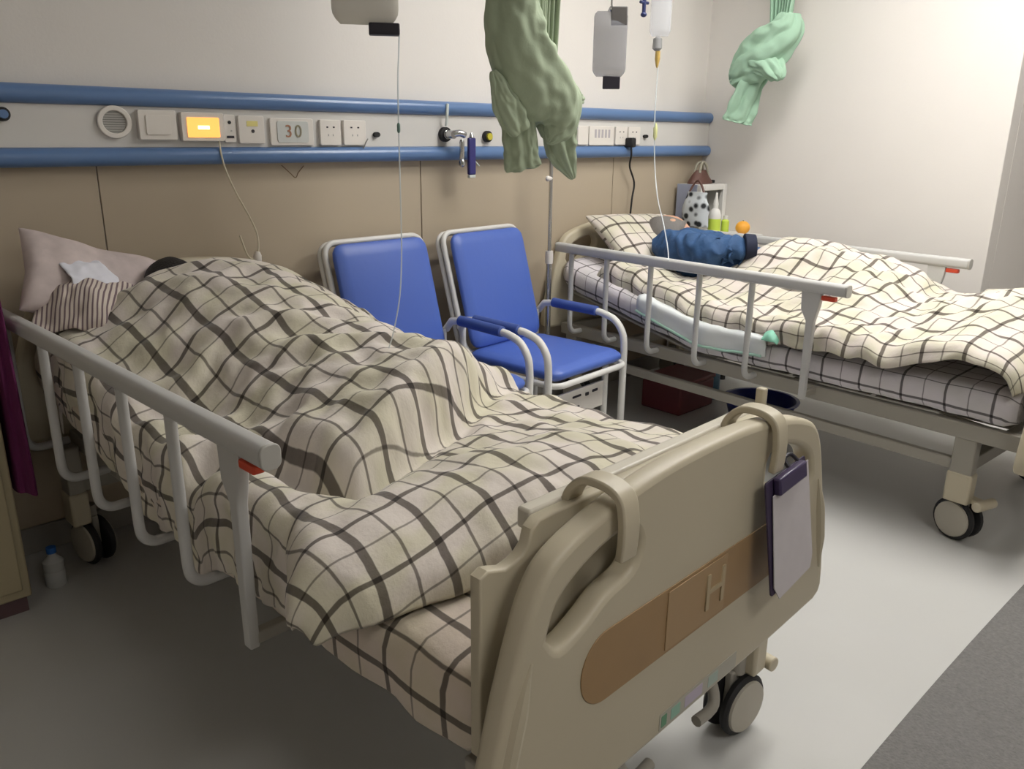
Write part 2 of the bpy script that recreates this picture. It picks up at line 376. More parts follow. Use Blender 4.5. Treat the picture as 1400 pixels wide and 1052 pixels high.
# things plugged in or hanging at the unit
fm = tag(empty('oxygen_regulator', (2.267, YW-.052, 1.345)), 'chrome oxygen regulator with a blue tag plugged into the head unit', 'oxygen regulator')
mb = MB().tube([(0, 0, 0), (0, -.05, 0)], .017, 14); mb.tube(smooth_path([(0, -.035, 0), (.03, -.05, .006), (.055, -.055, -.002)], 6), .014, 12); mb.build('valve_body', chrome_m, fm)
MB().lathe([(.008, 0), (.011, -.01), (.011, -.075), (.008, -.08), (.013, -.09), (.013, -.105), (.006, -.112)], (.040, -.052, -.02), (0, 0, 1), 14).build('gauge_stem', chrome_m, fm)
MB().box(.073, .112, -.062, -.044, -.165, -.012).build('tag_body', mat('dark_blue_tag', rgb(52, 50, 112), .4), fm, True, .006)
MB().box(.075, .110, -.061, -.045, -.178, -.165).build('tag_foot', clear_m, fm, True, .003)
MB().lathe([(.012, 0), (.009, .012), (.005, .02)], (.092, -.053, -.012), (0, 0, 1), 12).build('inlet_cap', chrome_m, fm)

def cord(name, pts, r, m, label, cat, n=8): return tag(MB().tube(smooth_path(pts, n), r, 8).build(name, m), label, cat)
A = lambda px, py, y: tuple(at(px, py, 1, y))
cc = tag(empty('nurse_call_cord', A(300, 198, YW-.05)), 'cream nurse call cord looping down over the headboard', 'call cord')
org = Vector(A(300, 198, YW-.05)); loc = lambda p: tuple(Vector(p)-org)
MB().tube(smooth_path([loc(A(*p)) for p in ((299, 190, YW-.045), (306, 225, YW-.07), (322, 262, YW-.08), (342, 298, YW-.08), (352, 322, YW-.09), (353, 345, YW-.10), (346, 354, YW-.11), (338, 348, YW-.11), (328, 322, YW-.11))], 8), .0032, 8).build('cable', mat('cream_cable', rgb(205, 196, 172), .5), cc)
pb = loc(A(352, 352, YW-.11)); MB().lathe([(.008, .02), (.014, .008), (.015, -.01), (.011, -.03), (.005, -.036)], pb, (.1, 0, 1), 14).build('press_button', plate_m, cc)
cord('ground_lead', [A(503, 190, YW-.05), A(500, 196, YW-.06), A(497, 203, YW-.062)], .0022, mat('grey_cable', rgb(120, 118, 112), .5), 'short grey lead hanging from the terminal beside the outlets', 'lead')
cord('loose_wire', [A(385, 226, YW-.006), A(396, 236, YW-.008), A(404, 243, YW-.008), A(408, 236, YW-.008), A(415, 227, YW-.006)], .0018, mat('brown_wire', rgb(120, 98, 72), .6), 'thin brown wire sagging under the blue rail', 'wire')
pl = tag(empty('power_cable', A(857, 196, YW-.046)), 'black power cable with plug hanging from the head unit outlet', 'power cable')
org2 = Vector(A(857, 196, YW-.046)); l2 = lambda p: tuple(Vector(p)-org2)
MB().box(-.018, .018, -.05, 0, -.02, .028).build('plug', black_m, pl, True, .008)
MB().tube(smooth_path([(0, -.03, -.015), (0, -.034, -.06)]+[l2(A(*p)) for p in ((861, 228, YW-.05), (867, 250, YW-.04), (864, 272, YW-.04), (861, 300, YW-.04), (858, 330, YW-.04))], 8), .005, 8).build('cable', black_m, pl)
cord('suction_tube', [A(612, 142, YW-.062), A(611, 160, YW-.064), A(610, 172, YW-.05)], .006, clear_m, 'short clear tube standing over the upper blue rail by the regulator', 'tube')
cord('thin_clear_line', [A(640, 206, YW-.062), A(648, 218, YW-.064), A(655, 227, YW-.066)], .003, clear_m, 'thin clear line hanging slantwise below the yellow gas port', 'tube')

# ================================================================== THE BEDS
NB = (1.1223, 0.7438, 0.0417)     # near bed: foot centre x, y, turn
FB = (3.3204, 0.7491, -0.0500)    # far bed
def board_outline(dz=0.0):
    half = [(0, .858), (.10, .856), (.20, .847), (.30, .829), (.37, .808), (.41, .786), (.437, .752), (.458, .705), (.49, .61), (.52, .50), (.54, .41), (.545, .365), (.535, .345), (.51, .335), (.3, .33), (0, .33)]
    h = smooth_path([(x, z, 0) for x, z in half[:10]], 4)
    hp = [(p.x, p.y) for p in h]+half[10:]
    out = hp+[(-x, z) for x, z in reversed(hp[1:-1])]
    return [(x, z+dz) for x, z in out][::-1]
def slot_outline(sg, dz=0.0):
    pts = [(.412, .676), (.392, .726), (.335, .762), (.262, .782), (.216, .776), (.200, .742), (.220, .708), (.280, .692), (.332, .664), (.385, .648)]
    p = smooth_path([(x, z, 0) for x, z in pts]+[(pts[0][0], pts[0][1], 0)], 4)[:-1]
    return [(sg*q.x, q.y+dz) for q in p]
def make_board(name, parent, v, dz, outside):
    """headboard or footboard; outside = -1 when the outer face looks toward -v"""
    T = upright(0, v, 0)
    bd = plate(name, [board_outline(dz), slot_outline(1, dz), slot_outline(-1, dz)], .044, abs_m, parent, .012, T)
    fy = v+outside*.022
    ol = board_outline(dz)
    # raised rim following the outline, set in a little
    cx, cz = 0, .6+dz
    for sg in (-1, 1):
        rim = sorted([(x*.945, fy, cz+(z-cz)*.93) for x, z in ol if .37+dz < z < .665+dz and x*sg > 0], key=lambda p: p[2])
        MB().tube(rim, [.003]+[.013]*(len(rim)-4)+[.010, .006, .002], 8).build('side_roll', abs_m, bd)
    def flat(nm, o2, d, m, off, b=.001): return plate(nm, [o2], d, m, bd, b, upright(0, fy+outside*(off+d/2), 0))
    ov = rounded(-.338, .338, .505+dz, .632+dz, .062, 10)
    flat('wood_tone_inset', ov, .002, tan_m, 0)
    lp = flat('letter_plate', rounded(-.115, .075, .512+dz, .626+dz, .003, 2), .002, mat('plate_tan', rgb(166, 138, 102), .5), .002)
    if outside < 0:
        text_mesh('letter', 'H', .105, .002, mat('letter_pale', rgb(178, 160, 128), .5), lp, upright(.036, fy-.005, .568+dz))
        flat('sticker', rounded(-.11, .155, .342, .378, .003, 2), .0012, mat('sticker_pale', rgb(178, 174, 160), .5), 0, .0003)
        for x0, x1, c in ((-.105, -.088, (104, 150, 118)), (-.075, -.045, (150, 190, 170)), (-.03, .03, (190, 180, 196)), (.05, .085, (170, 186, 176))):
            flat('sticker_mark', rounded(x0, x1, .348, .372, .002, 2), .0006, mat('mark_%d' % c[0], rgb(*c), .6), .0012, .0002)
    return bd
def caster(parent, u, v, swivel, pedal=0):
    c = bpy.data.objects.new('caster', None); COL.objects.link(c); c.parent = parent; c.location = (u, v, 0); c.rotation_euler = (0, 0, swivel)
    for s in (-1, 1):
        MB().lathe([(.03, 0), (.064, 0), (.074, .004), (.076, .010), (.076, .016), (.070, .022), (.03, .022)], (s*.012, .0, .077), (s, 0, 0), 28).build('tyre', black_m, c)
        MB().lathe([(.0, .0), (.064, .0), (.062, .006), (.03, .009), (0, .0095)], (s*.034, .0, .077), (s, 0, 0), 28).build('wheel_disc', disc_m, c)
    MB().box(-.010, .010, -.03, .03, .07, .165).build('fork', steel_m, c, True, .004)
    MB().lathe([(.02, .155), (.02, .20)], (0, 0, 0), (0, 0, 1), 14).build('stem', steel_m, c)
    if pedal:
        mb = MB().box(-.02, .02, -.075, -.02, .150, .168); mb.build('pedal_arm', abs_m, c, True, .006)
        MB().tube([(-.045, -.085, .158), (.045, -.085, .158)], [.018, .018], 14).build('brake_pedal', abs_m, c, True, .003)
    return c
def make_side_rail(parent, sg, down=False, v1=1.95):
    r = bpy.data.objects.new('side_rail', None); COL.objects.link(r); r.parent = parent; r.location = (sg*(.50 if down else .525), 0, 0)
    v0, zr = .475, .852
    if down: v1 = 1.80
    vs_ = [.86, 1.11, 1.37, 1.63, v1-.09]
    if down: vs_ = vs_[:-1]
    if down:                       # folded: the handrail drops beside the frame and shifts toward the head
        zt, sh = .40, .02
    else: zt, sh = zr, 0.0
    prof = rounded(-.019, .019, zt-.045, zt, .014, 5); n = len(prof); mb = MB()
    mb.add([(x, y+sh, z) for y in (v0, v1) for x, z in prof], [(i, (i+1) % n, n+(i+1) % n, n+i) for i in range(n)]+[tuple(range(n)), tuple(range(2*n-1, n-1, -1))])
    mb.build('handrail', rail_m, r, True, .003)
    for y in (v0, v1):
        plate('end_cap', [rounded(-.0195, .0195, zt-.0455, zt+.0005, .014, 5)], .008, grey_m, r, .002, upright(0, y+sh+(-.004 if y == v0 else .004), 0))
    zb = .42
    for y in vs_:
        if down: pth = smooth_path([(0, y+sh, zt-.02), (0, y+.02, zt-.10), (-sg*.02, y, zt-.125), (-sg*.08, y, zt-.11)], 5)
        else: pth = [(0, y, zt-.03)]+[(0, y, zb+.07)]+smooth_path([(0, y, zb+.06), (-sg*.004, y, zb+.025), (-sg*.025, y, zb+.003), (-sg*.06, y, zb), (-sg*.12, y, zb+.002)], 4)
        MB().tube(pth, .0125, 10).build('baluster', rail_m, r)
    # wide latch post at the foot end
    y = .60
    if down: MB().tube([(0, y+sh, zt-.03), (0, y, zt-.12)], .014, 10).build('baluster', rail_m, r)
    else:
        mb = MB(); pts = [(-.035, .813), (.045, .813), (.040, .74), (.016, .70), (.012, .40), (-.012, .40), (-.016, .70), (-.030, .76)]
        plate('latch_post', [[(a, z) for a, z in pts]][::1], .022, rail_m, r, .004, Matrix.Translation((0, y, 0)) @ Matrix.Rotation(math.pi/2, 4, 'Z') @ UPRIGHT)
        MB().box(-.012, .012, y-.088, y-.035, .785, .803).build('latch_button', red_m, r, True, .004)['label'] = 'red release latch'
        MB().box(-sg*.12 if sg > 0 else 0, 0 if sg > 0 else .12, y-.012, y+.012, .405, .43).build('bracket', steel_m, r, True, .003)
    return r
def make_bed(P, label, foot_v, legs_v, down_right, group, swivel, rail_end, uf=.43, lf=.42):
    b = tag(empty('hospital_bed', (P[0], P[1], 0), P[2]), label, 'bed', group)
    make_board('footboard', b, foot_v, 0.0, -1)
    make_board('headboard', b, 2.035, .078, 1)
    fv = foot_v+.03
    mb = MB()
    for s in (-1, 1):
        mb.box(s*uf-.018, s*uf+.018, fv, 2.0, .382, .438)
    for y in (fv+.01, .7, 1.2, 1.98): mb.box(-uf, uf, y-.018, y+.018, .388, .432)
    mb.build('upper_frame', steel_m, b, True, .004)
    for y0, y1 in ((fv+.06, .38), (.40, .72), (.74, 1.14)):
        MB().box(-.40, .40, y0, y1, .4385, .444).build('deck_panel', steel_m, b, True, .003)
    tilt = Matrix.Translation((0, 1.16, .436)) @ Matrix.Rotation(math.radians(11.5), 4, 'X')
    MB().box(-.42, .42, 0, .80, -.006, .006, tilt).build('backrest_deck', steel_m, b, True, .003)
    mb = MB()
    for s in (-1, 1): mb.box(s*lf-.015, s*lf+.015, legs_v[0], legs_v[1], .262, .302)
    for y in legs_v: mb.box(-.42, .42, y-.02, y+.02, .255, .305)
    mb.build('lower_frame', steel_m, b, True, .004)
    for y in legs_v:
        for s in (-1, 1):
            MB().box(s*.42-.024, s*.42+.024, y-.036, y+.036, .155, .412).build('leg', steel_m, b, True, .005)
            MB().box(s*.42-.028, s*.42+.028, y-.042, y+.042, .150, .26).build('leg_sleeve', abs_m, b, True, .008)
    sw = {}
    for y in legs_v:
        for s in (-1, 1):
            foot = y < 1
            caster(b, s*.385, y, swivel[(foot, s)], 1 if foot else 0)
    mb = MB()
    for u in (-.16, .16): mb.tube(smooth_path([(u, foot_v+.10, .36), (u, foot_v-.02, .33), (u, foot_v-.10, .30), (u*.7, foot_v-.11, .27)], 5), .012, 10)
    for u in (-.16, .16): MB().tube(smooth_path([(u, foot_v+.40, .36), (u, foot_v+.12, .33), (u, foot_v+.04, .29), (u*.9, foot_v+.01, .24), (u*.5, foot_v+.01, .235)], 5), .012, 10).build('crank_handle', steel_m, b)
    make_side_rail(b, -1, False, rail_end); make_side_rail(b, 1, down_right, rail_end)
    return b
near_bed = make_bed(NB, 'beige hospital bed with raised side rail and tray hooked on its footboard', -.035, (.05, 1.93), True, 'hospital beds', {(True, -1): .4, (True, 1): 1.45, (False, -1): .2, (False, 1): -.2}, 2.04, .37, .16)
far_bed = make_bed(FB, 'hospital bed with both side rails up, standing by the side wall', -.165, (.035, 1.93), False, 'hospital beds', {(True, -1): -.25, (True, 1): .25, (False, -1): .2, (False, 1): -.2}, 1.95)

# ------------------------------------------------------------------ mattresses in checked sheets
MZ = .575
def mat_top(v): return MZ + max(0, v-1.15)*math.tan(math.radians(11.5))
def uv_mesh(name, X, UV, m, loc, rz, closed=False):
    nv, na = X.shape[:2]
    verts = X.reshape(-1, 3).tolist(); faces = []
    for i in range(nv-1):
        for j in range(na-1): a = i*na+j; faces.append((a, a+1, a+na+1, a+na))
    me = bpy.data.meshes.new(name); me.from_pydata(verts, [], faces)
    l = me.uv_layers.new(name='uv'); U = UV.reshape(-1, 2)
    idx = np.empty(len(me.loops), dtype=np.int32); me.loops.foreach_get('vertex_index', idx)
    l.data.foreach_set('uv', U[idx].astype(np.float32).ravel())
    o = link(name, me, m, None, True); o.location = loc; o.rotation_euler = (0, 0, rz)
    me.set_sharp_from_angle(angle=math.pi)
    return o
def cum_uv(X, jc, i0, soft=0):
    du = np.linalg.norm(np.diff(X, axis=1), axis=2); dv = np.linalg.norm(np.diff(X, axis=0), axis=2)
    cu = np.concatenate([np.zeros((X.shape[0], 1)), np.cumsum(du, 1)], 1); cu -= cu[:, jc:jc+1]
    cv = np.concatenate([np.zeros((1, X.shape[1])), np.cumsum(dv, 0)], 0); cv -= cv[i0:i0+1]
    R = np.stack([cu, cv], -1)
    for _ in range(soft):                                  # keep the weave straight over small wrinkles
        Q = np.pad(R, ((1, 1), (1, 1), (0, 0)), mode='reflect', reflect_type='odd')
        R = (Q[1:-1, 1:-1]*2+Q[:-2, 1:-1]+Q[2:, 1:-1]+Q[1:-1, :-2]+Q[1:-1, 2:])/6
    return R
def mattress(P, m, v0, label, group, seed, ex=0.0):
    # cross-section ring swept along v, rounded ends
    ring = []
    for a, b, n in (((-.30, -.005), (-.44, -.005), 4), ((-.46, -.02), (-.462, -.10), 4), ((-.455, -.115), (-.40, -.12), 3)): pass
    sec = [(.0, 0)]
    left = [(-.10, .004), (-.20, .004), (-.30, .002), (-.38, 0), (-.43, -.006), (-.452, -.02), (-.462, -.045), (-.464, -.075), (-.460, -.10-ex), (-.445, -.116-ex), (-.425, -.121), (-.2, -.12)]
    prof = [(-u, z) for u, z in reversed(left)]+sec+left          # from under right over the top to under left
    prof = prof[::-1]
    n = 60; X = np.zeros((n, len(prof), 3))
    vs2 = np.linspace(v0, 2.0, n)
    for i, vv in enumerate(vs2):
        d = min(vv-v0, 2.0-vv); k = 1-.05*max(0, 1-d/.05)**2; zt = mat_top(vv)
        for j, (u, z) in enumerate(prof):
            w = .004*nz((u*3, vv*4, z*6), 3, seed)+.006*nz((u, vv, z), 9, seed+3)*(1 if abs(u) > .4 else .5)
            X[i, j] = (u*k+(w if abs(u) > .4 else 0), vv, zt+z*(.9 if d < .02 else 1)+w)
    UV = cum_uv(X, len(prof)//2, 0)
    o = uv_mesh('mattress', X, UV, m, (P[0], P[1], 0), P[2])
    bm = bmesh.new(); bm.from_mesh(o.data); bmesh.ops.holes_fill(bm, edges=[e for e in bm.edges if e.is_boundary], sides=0)
    bmesh.ops.recalc_face_normals(bm, faces=bm.faces); bm.to_mesh(o.data); bm.free()
    tag(o, label, 'mattress', group)
    return o
mattress(NB, sheet_m, .045, 'mattress in a cream checked sheet on the bed with the tray', 'mattresses', 1, .035)
mattress(FB, sheet2_m, -.10, 'mattress in a pale lilac checked sheet on the bed by the side wall', 'mattresses', 5)

# ------------------------------------------------------------------ cloth: a draped grid, then relaxed with some slack so that it buckles into folds
def buckle(X0, slack, steps, seed, keep=.02, sink=.012, bend=.35):
    rng = np.random.default_rng(seed); X = X0.copy()
    nrm = np.cross(np.gradient(X0, axis=1), np.gradient(X0, axis=0)); nrm /= np.linalg.norm(nrm, axis=2, keepdims=True)+1e-9
    nrm *= np.sign(nrm[..., 2:3].mean())
    k = rng.standard_normal(X0.shape[:2])
    for _ in range(3): k = (k+np.roll(k, 1, 0)+np.roll(k, -1, 0)+np.roll(k, 1, 1)+np.roll(k, -1, 1))/5
    X += nrm*(k/k.std()*.006)[..., None]
    cons = []
    for di, dj, w in ((0, 1, .45), (1, 0, .45), (1, 1, .18), (1, -1, .18), (0, 2, bend*.5), (2, 0, bend*.5), (0, 3, bend*.25), (3, 0, bend*.25)):
        nv, na = X.shape[:2]
        A = (slice(0, nv-di), slice(max(0, -dj), na-max(0, dj))); B = (slice(di, nv), slice(max(0, dj), na+min(0, dj)))
        s = (slack[A]+slack[B])/2 if max(di, abs(dj)) == 1 else (slack[A]+slack[B])/2*.35
        L = np.linalg.norm(X0[B]-X0[A], axis=2)*(1+s)
        cons.append((A, B, L, w))
    for _ in range(steps):
        for A, B, L, w in cons:
            d = X[B]-X[A]; l = np.linalg.norm(d, axis=2)+1e-9
            c = d*((l-L)/l*w*.5)[..., None]
            X[A] += c; X[B] -= c
        X += (X0-X)*keep
        low = ((X-X0)*nrm).sum(2); low = np.minimum(low+sink, 0); X -= nrm*low[..., None]
    return X
def seg_dist(px, py, poly):
    """signed distance to a polyline, positive on its left-hand side"""
    best = np.full(px.shape, 1e9); sg = np.ones(px.shape)
    for (x0, y0), (x1, y1) in zip(poly[:-1], poly[1:]):
        dx, dy = x1-x0, y1-y0; L2 = dx*dx+dy*dy
        t = np.clip(((px-x0)*dx+(py-y0)*dy)/L2, 0, 1)
        ex, ey = px-(x0+t*dx), py-(y0+t*dy); d = np.hypot(ex, ey); s = -np.sign(dy*ex-dx*ey)
        m = d < best-1e-9; best = np.where(m, d, best); sg = np.where(m, s, sg)
    return best, sg
def fnoise(u, v, sc, seed):
    return np.array([[noise.noise(Vector((float(a)*sc+seed, float(b)*sc+seed*.7, seed))) for a, b in zip(ru, rv)] for ru, rv in zip(u, v)])
def make_duvet(name, P, m, aL, aR, na, nv, vf, vh, top, EL, ER, RL, slackf, seed, label, group, fall=None, fold_amp=.013, fold_from=.6, nose=.07):
    a = np.linspace(aL, aR, na); t = np.linspace(0, 1, nv)
    AA, TT = np.meshgrid(a, t)
    U0 = np.clip(AA, -.47, .47)
    VF = np.array([[vf(x) for x in a]]); VH = np.array([[vh(x) for x in a]])
    V = VF+(VH-VF)*TT
    el, er, rl = EL(V), ER(V), RL(V)
    U = np.clip(AA, -el, er)
    ZM = MZ+np.maximum(0, V-1.15)*math.tan(math.radians(11.5))
    H = top(U, V)
    gf = np.sqrt(np.clip(1-(1-np.clip((V-VF)/nose, 0, 1))**2, 0, 1))
    g = gf*np.sqrt(np.clip(1-(1-np.clip((VH-V)/.05, 0, 1))**2, 0, 1))
    th = math.radians(52)                                   # long slanting folds
    q, r = (U*math.cos(th)+V*math.sin(th))*8.5, (-U*math.sin(th)+V*math.cos(th))*2.6
    fold = np.array([[1-2*abs(noise.noise(Vector((float(x), float(y), seed*.37)))) for x, y in zip(ra, rb)] for ra, rb in zip(q, r)])
    Z = ZM+.012+(H+fold_amp*fold*np.clip((V-fold_from)/.1, .25, 1))*g
    X = np.stack([U, V, Z], -1)
    for sgn, lim in ((-1, el), (1, er)):
        e = np.maximum(0, sgn*AA-lim)*(fall(V) if fall else 1.0)*(1-.62*np.exp(-(V-VF)/.10)); th = np.minimum(e/rl, math.pi/2); rest = np.maximum(0, e-rl*math.pi/2)
        X[..., 0] += sgn*rl*np.sin(th); X[..., 2] -= rl*(1-np.cos(th))+rest
    X[..., 2] = np.maximum(X[..., 2], .40)
    sl = slackf(U, V, AA)
    X = buckle(X, sl*1.25, 80, seed, keep=.012)
    X[..., 2] += .004*fnoise(X[..., 0]*1.0, X[..., 1], 14, seed)
    C = cum_uv(X, int(np.argmin(np.abs(a))), nv-1, 30)
    UV = np.stack([AA*1.10, (V-VH.mean())*1.12], -1); UV = UV+.22*(C-UV); UV[..., 1] -= .8*H*(1-gf)
    o = uv_mesh(name, X, UV, m, (P[0], P[1], 0), P[2])
    s = o.modifiers.new('thickness', 'SOLIDIFY'); s.thickness = .007; s.offset = -1
    sb = o.modifiers.new('smooth', 'SUBSURF'); sb.levels = 1; sb.render_levels = 1
    return tag(o, label, 'duvet', group)

CREASE = [(-.52, 1.06), (-.40, .92), (-.335, .78), (-.33, .64), (-.30, .545), (-.19, .575), (-.05, .625), (.08, .665), (.18, .72), (.30, .79), (.45, .86), (.60, .90)]
def top_near(u, v):
    h = np.interp(v, [.0, .5, .62, .75, 1.0, 1.3, 1.55, 1.72, 1.85, 2.0], [.02, .05, .15, .19, .205, .23, .235, .20, .13, .05])
    w = np.interp(v, [.0, .6, 1.0, 1.5, 1.9], [.40, .36, .29, .33, .36])
    uc = np.interp(v, [.0, .6, 1.2, 1.9], [.02, .06, .04, -.02])
    body = h*np.exp(-np.abs((u-uc)/w)**2.6)
    d, s = seg_dist(u, v, CREASE)
    side = np.where(s > 0, 1.0, 0.0)
    blend = 1/(1+np.exp(-d*s/.022))
    foot = .085+.05*np.exp(-((v-.36)/.16)**2)*np.exp(-((u+.1)/.45)**2)-.02*np.clip((u-.15)/.3, 0, 1)
    upper = .055+body+.02*np.exp(-((d-.06)/.05)**2)*side
    H = foot*(1-blend)+upper*blend
    H = H-.085*np.exp(-(d/.028)**1.3)*np.exp(-np.maximum(0, u-.15)/.25)
    return np.maximum(H, .02)
def slack_near(u, v, a):
    s = .05+.07*np.exp(-((u-.05)/.25)**2-((v-.70)/.18)**2)+.04*np.exp(-((v-1.1)/.35)**2)
    s = s-.02*np.exp(-((v-.36)/.12)**2)
    return np.where(np.abs(a) > .45, s+.03, s)
make_duvet('duvet', NB, plaid_m, -.67, .61, 62, 92,
           lambda a: ip(a, [-.72, -.62, -.5, -.38, -.25, .0, .15, .4, .7], [.34, .30, .26, .235, .215, .14, .09, .07, .09]),
           lambda a: ip(a, [-.7, -.45, -.2, .0, .3, .7], [1.80, 1.84, 1.86, 1.80, 1.80, 1.78]),
           top_near, lambda v: np.interp(v, [.0, .36, .52, 1.4, 1.7, 2.0], [.475, .475, .415, .405, .40, .39]), lambda v: np.full_like(v, .43),
           lambda v: np.interp(v, [.0, .36, .52, 2.0], [.105, .105, .065, .06]),
           slack_near, 11, 'cream duvet with brown checks heaped over the patient, folded at the tray end', 'checked duvets', lambda v: np.interp(v, [.2, .44, .58, .8], [1.25, 1.25, 1.0, 1.0]), nose=.15)

def top_far(u, v):
    h = np.interp(v, [-.1, .1, .3, .45, .65, .9, 1.15, 1.3, 1.5], [.12, .13, .11, .13, .20, .24, .245, .17, .02])
    w = np.interp(v, [-.1, .3, .7, 1.2, 1.5], [.42, .40, .33, .28, .2])
    uc = np.interp(v, [-.1, .4, .8, 1.2], [.05, .08, .12, .12])
    body = h*np.exp(-np.abs((u-uc)/w)**2.4)
    return np.maximum(.065+body+.03*np.exp(-((v-.1)/.15)**2)-.03*np.exp(-((v-.42)/.10)**2)*np.exp(-((u-.0)/.3)**2), .02)
make_duvet('duvet', FB, plaid2_m, -.60, .60, 56, 70,
           lambda a: ip(a, [-.6, -.52, -.42, 0, .6], [-.09, -.105, -.115, -.12, -.12]),
           lambda a: ip(a, [-.6, -.45, -.3, -.15, -.05, .05, .6], [1.74, 1.80, 1.74, 1.42, 1.24, 1.18, 1.22]),
           top_far, lambda v: np.interp(v, [-.1, .5, .8, 1.6], [.45, .44, .40, .36]), lambda v: np.full_like(v, .43),
           lambda v: np.full_like(v, .065), lambda u, v, a: .05+.05*np.exp(-((v-.5)/.3)**2), 23,
           'cream duvet with thin dark checks pulled to the waist of the patient in blue', 'checked duvets', lambda v: np.interp(v, [-.1, .1, .3, .5], [.70, .70, .75, .75]), .016, .0, .12)

# ------------------------------------------------------------------ pillows
def pillow(name, loc, size, rot, m, label, seed, parent=None, corner=.0):
    n = 26; X = np.zeros((2*n-1, n, 3)); w, l, h = size
    for i in range(2*n-1):
        for j in range(n):
            s = j/(n-1)*2-1; t = i/(n-1)*2-1; up = 1
            if t > 1: t = 2-t; up = -1
            e = max(0, (1-abs(s)**3.2)*(1-abs(t)**3.2))**.5
            pin = 1-.10*(1-abs(s))*abs(t)**3; pin2 = 1-.10*(1-abs(t))*abs(s)**3
            X[i, j] = (s*w/2*pin2, t*l/2*pin, up*h/2*e)
    for i in range(X.shape[0]):
        for j in range(n):
            q = X[i, j]; X[i, j, 2] += (.010*nz(q, 7, seed)+.006*nz(q, 16, seed+2))*(1 if abs(q[2]) > .004 else .0)
    R = np.array(rot.to_matrix()) if hasattr(rot, 'to_matrix') else np.eye(3)
    UV = cum_uv(X, n//2, n//2)
    o = uv_mesh(name, X @ R.T + np.array(loc), UV, m, (0, 0, 0), 0)
    bm = bmesh.new(); bm.from_mesh(o.data); bmesh.ops.remove_doubles(bm, verts=bm.verts, dist=1e-4); bm.to_mesh(o.data); bm.free()
    sb = o.modifiers.new('smooth', 'SUBSURF'); sb.levels = 1; sb.render_levels = 1
    return o
from mathutils import Euler
def on_bed(o, P): o.location = (P[0], P[1], 0); o.rotation_euler = (0, 0, P[2]); return o
pil_m = plaid('pale_checked_pillow', rgb(214, 200, 186), rgb(204, 192, 172), rgb(120, 100, 104), pu=.14, pv=.14, wu=.008, wv=.008, wu2=.003, wv2=.003)
tag(on_bed(pillow('pillow', (-.06, 1.795, .785), (.80, .40, .13), Euler((.42, 0, .03)), pil_m, '', 3), NB), 'pale checked pillow under the duvet-covered patient', 'pillow', 'pillows')
tag(on_bed(pillow('pillow', (-.02, 1.815, .825), (.64, .42, .13), Euler((.66, .05, .0)), plaid2_m, '', 8), FB), 'cream checked pillow under the grey-haired patient', 'pillow', 'pillows')

# striped cloth and white tissue piled on the near pillow's corner
def crumple(name, P, loc, size, m, seed, amp, rot=(0, 0, 0), nx=30, ny=24, arch=.03, label='', cat='', sub=1):
    X = np.zeros((ny, nx, 3)); R = Euler(rot).to_matrix()
    for i in range(ny):
        for j in range(nx):
            s = j/(nx-1)*2-1; t = i/(ny-1)*2-1
            z = arch*(1-s*s)*(1-t*t)+amp*nz((s*size[0], t*size[1], 0), 9, seed)+amp*.5*nz((s*size[0], t*size[1], 0), 22, seed+4)
            wob = 1+.10*nz((s*2, t*2, 0), 1.0, seed+9)
            X[i, j] = Vector(loc)+R @ Vector((s*size[0]/2*wob, t*size[1]/2*wob, z))
    UV = np.stack(np.meshgrid(np.linspace(0, size[0], nx), np.linspace(0, size[1], ny)), -1)
    o = uv_mesh(name, X, UV, m, (P[0], P[1], 0), P[2])
    so = o.modifiers.new('thickness', 'SOLIDIFY'); so.thickness = .006
    sb = o.modifiers.new('smooth', 'SUBSURF'); sb.levels = sub; sb.render_levels = sub
    return tag(o, label, cat)
def striped(name, base, dark, period):
    m = bpy.data.materials.new(name); m.use_nodes = True; nt = m.node_tree; b = nt.nodes['Principled BSDF']; b.inputs['Roughness'].default_value = .9
    uv = nt.nodes.new('ShaderNodeUVMap'); uv.uv_map = 'uv'; sp = nt.nodes.new('ShaderNodeSeparateXYZ'); nt.links.new(uv.outputs[0], sp.inputs[0])
    a = nt.nodes.new('ShaderNodeMath'); a.operation = 'MODULO'; a.inputs[1].default_value = period; nt.links.new(sp.outputs[0], a.inputs[0])
    g = nt.nodes.new('ShaderNodeMath'); g.operation = 'GREATER_THAN'; g.inputs[1].default_value = period*.62; nt.links.new(a.outputs[0], g.inputs[0])
    mx = nt.nodes.new('ShaderNodeMix'); mx.data_type = 'RGBA'; mx.inputs[6].default_value = base; mx.inputs[7].default_value = dark
    nt.links.new(g.outputs[0], mx.inputs['Factor']); nt.links.new(mx.outputs[2], b.inputs['Base Color']); MATS[name] = m; return m
stripe_m = striped('striped_cotton', rgb(206, 194, 182), rgb(116, 98, 102), .012)

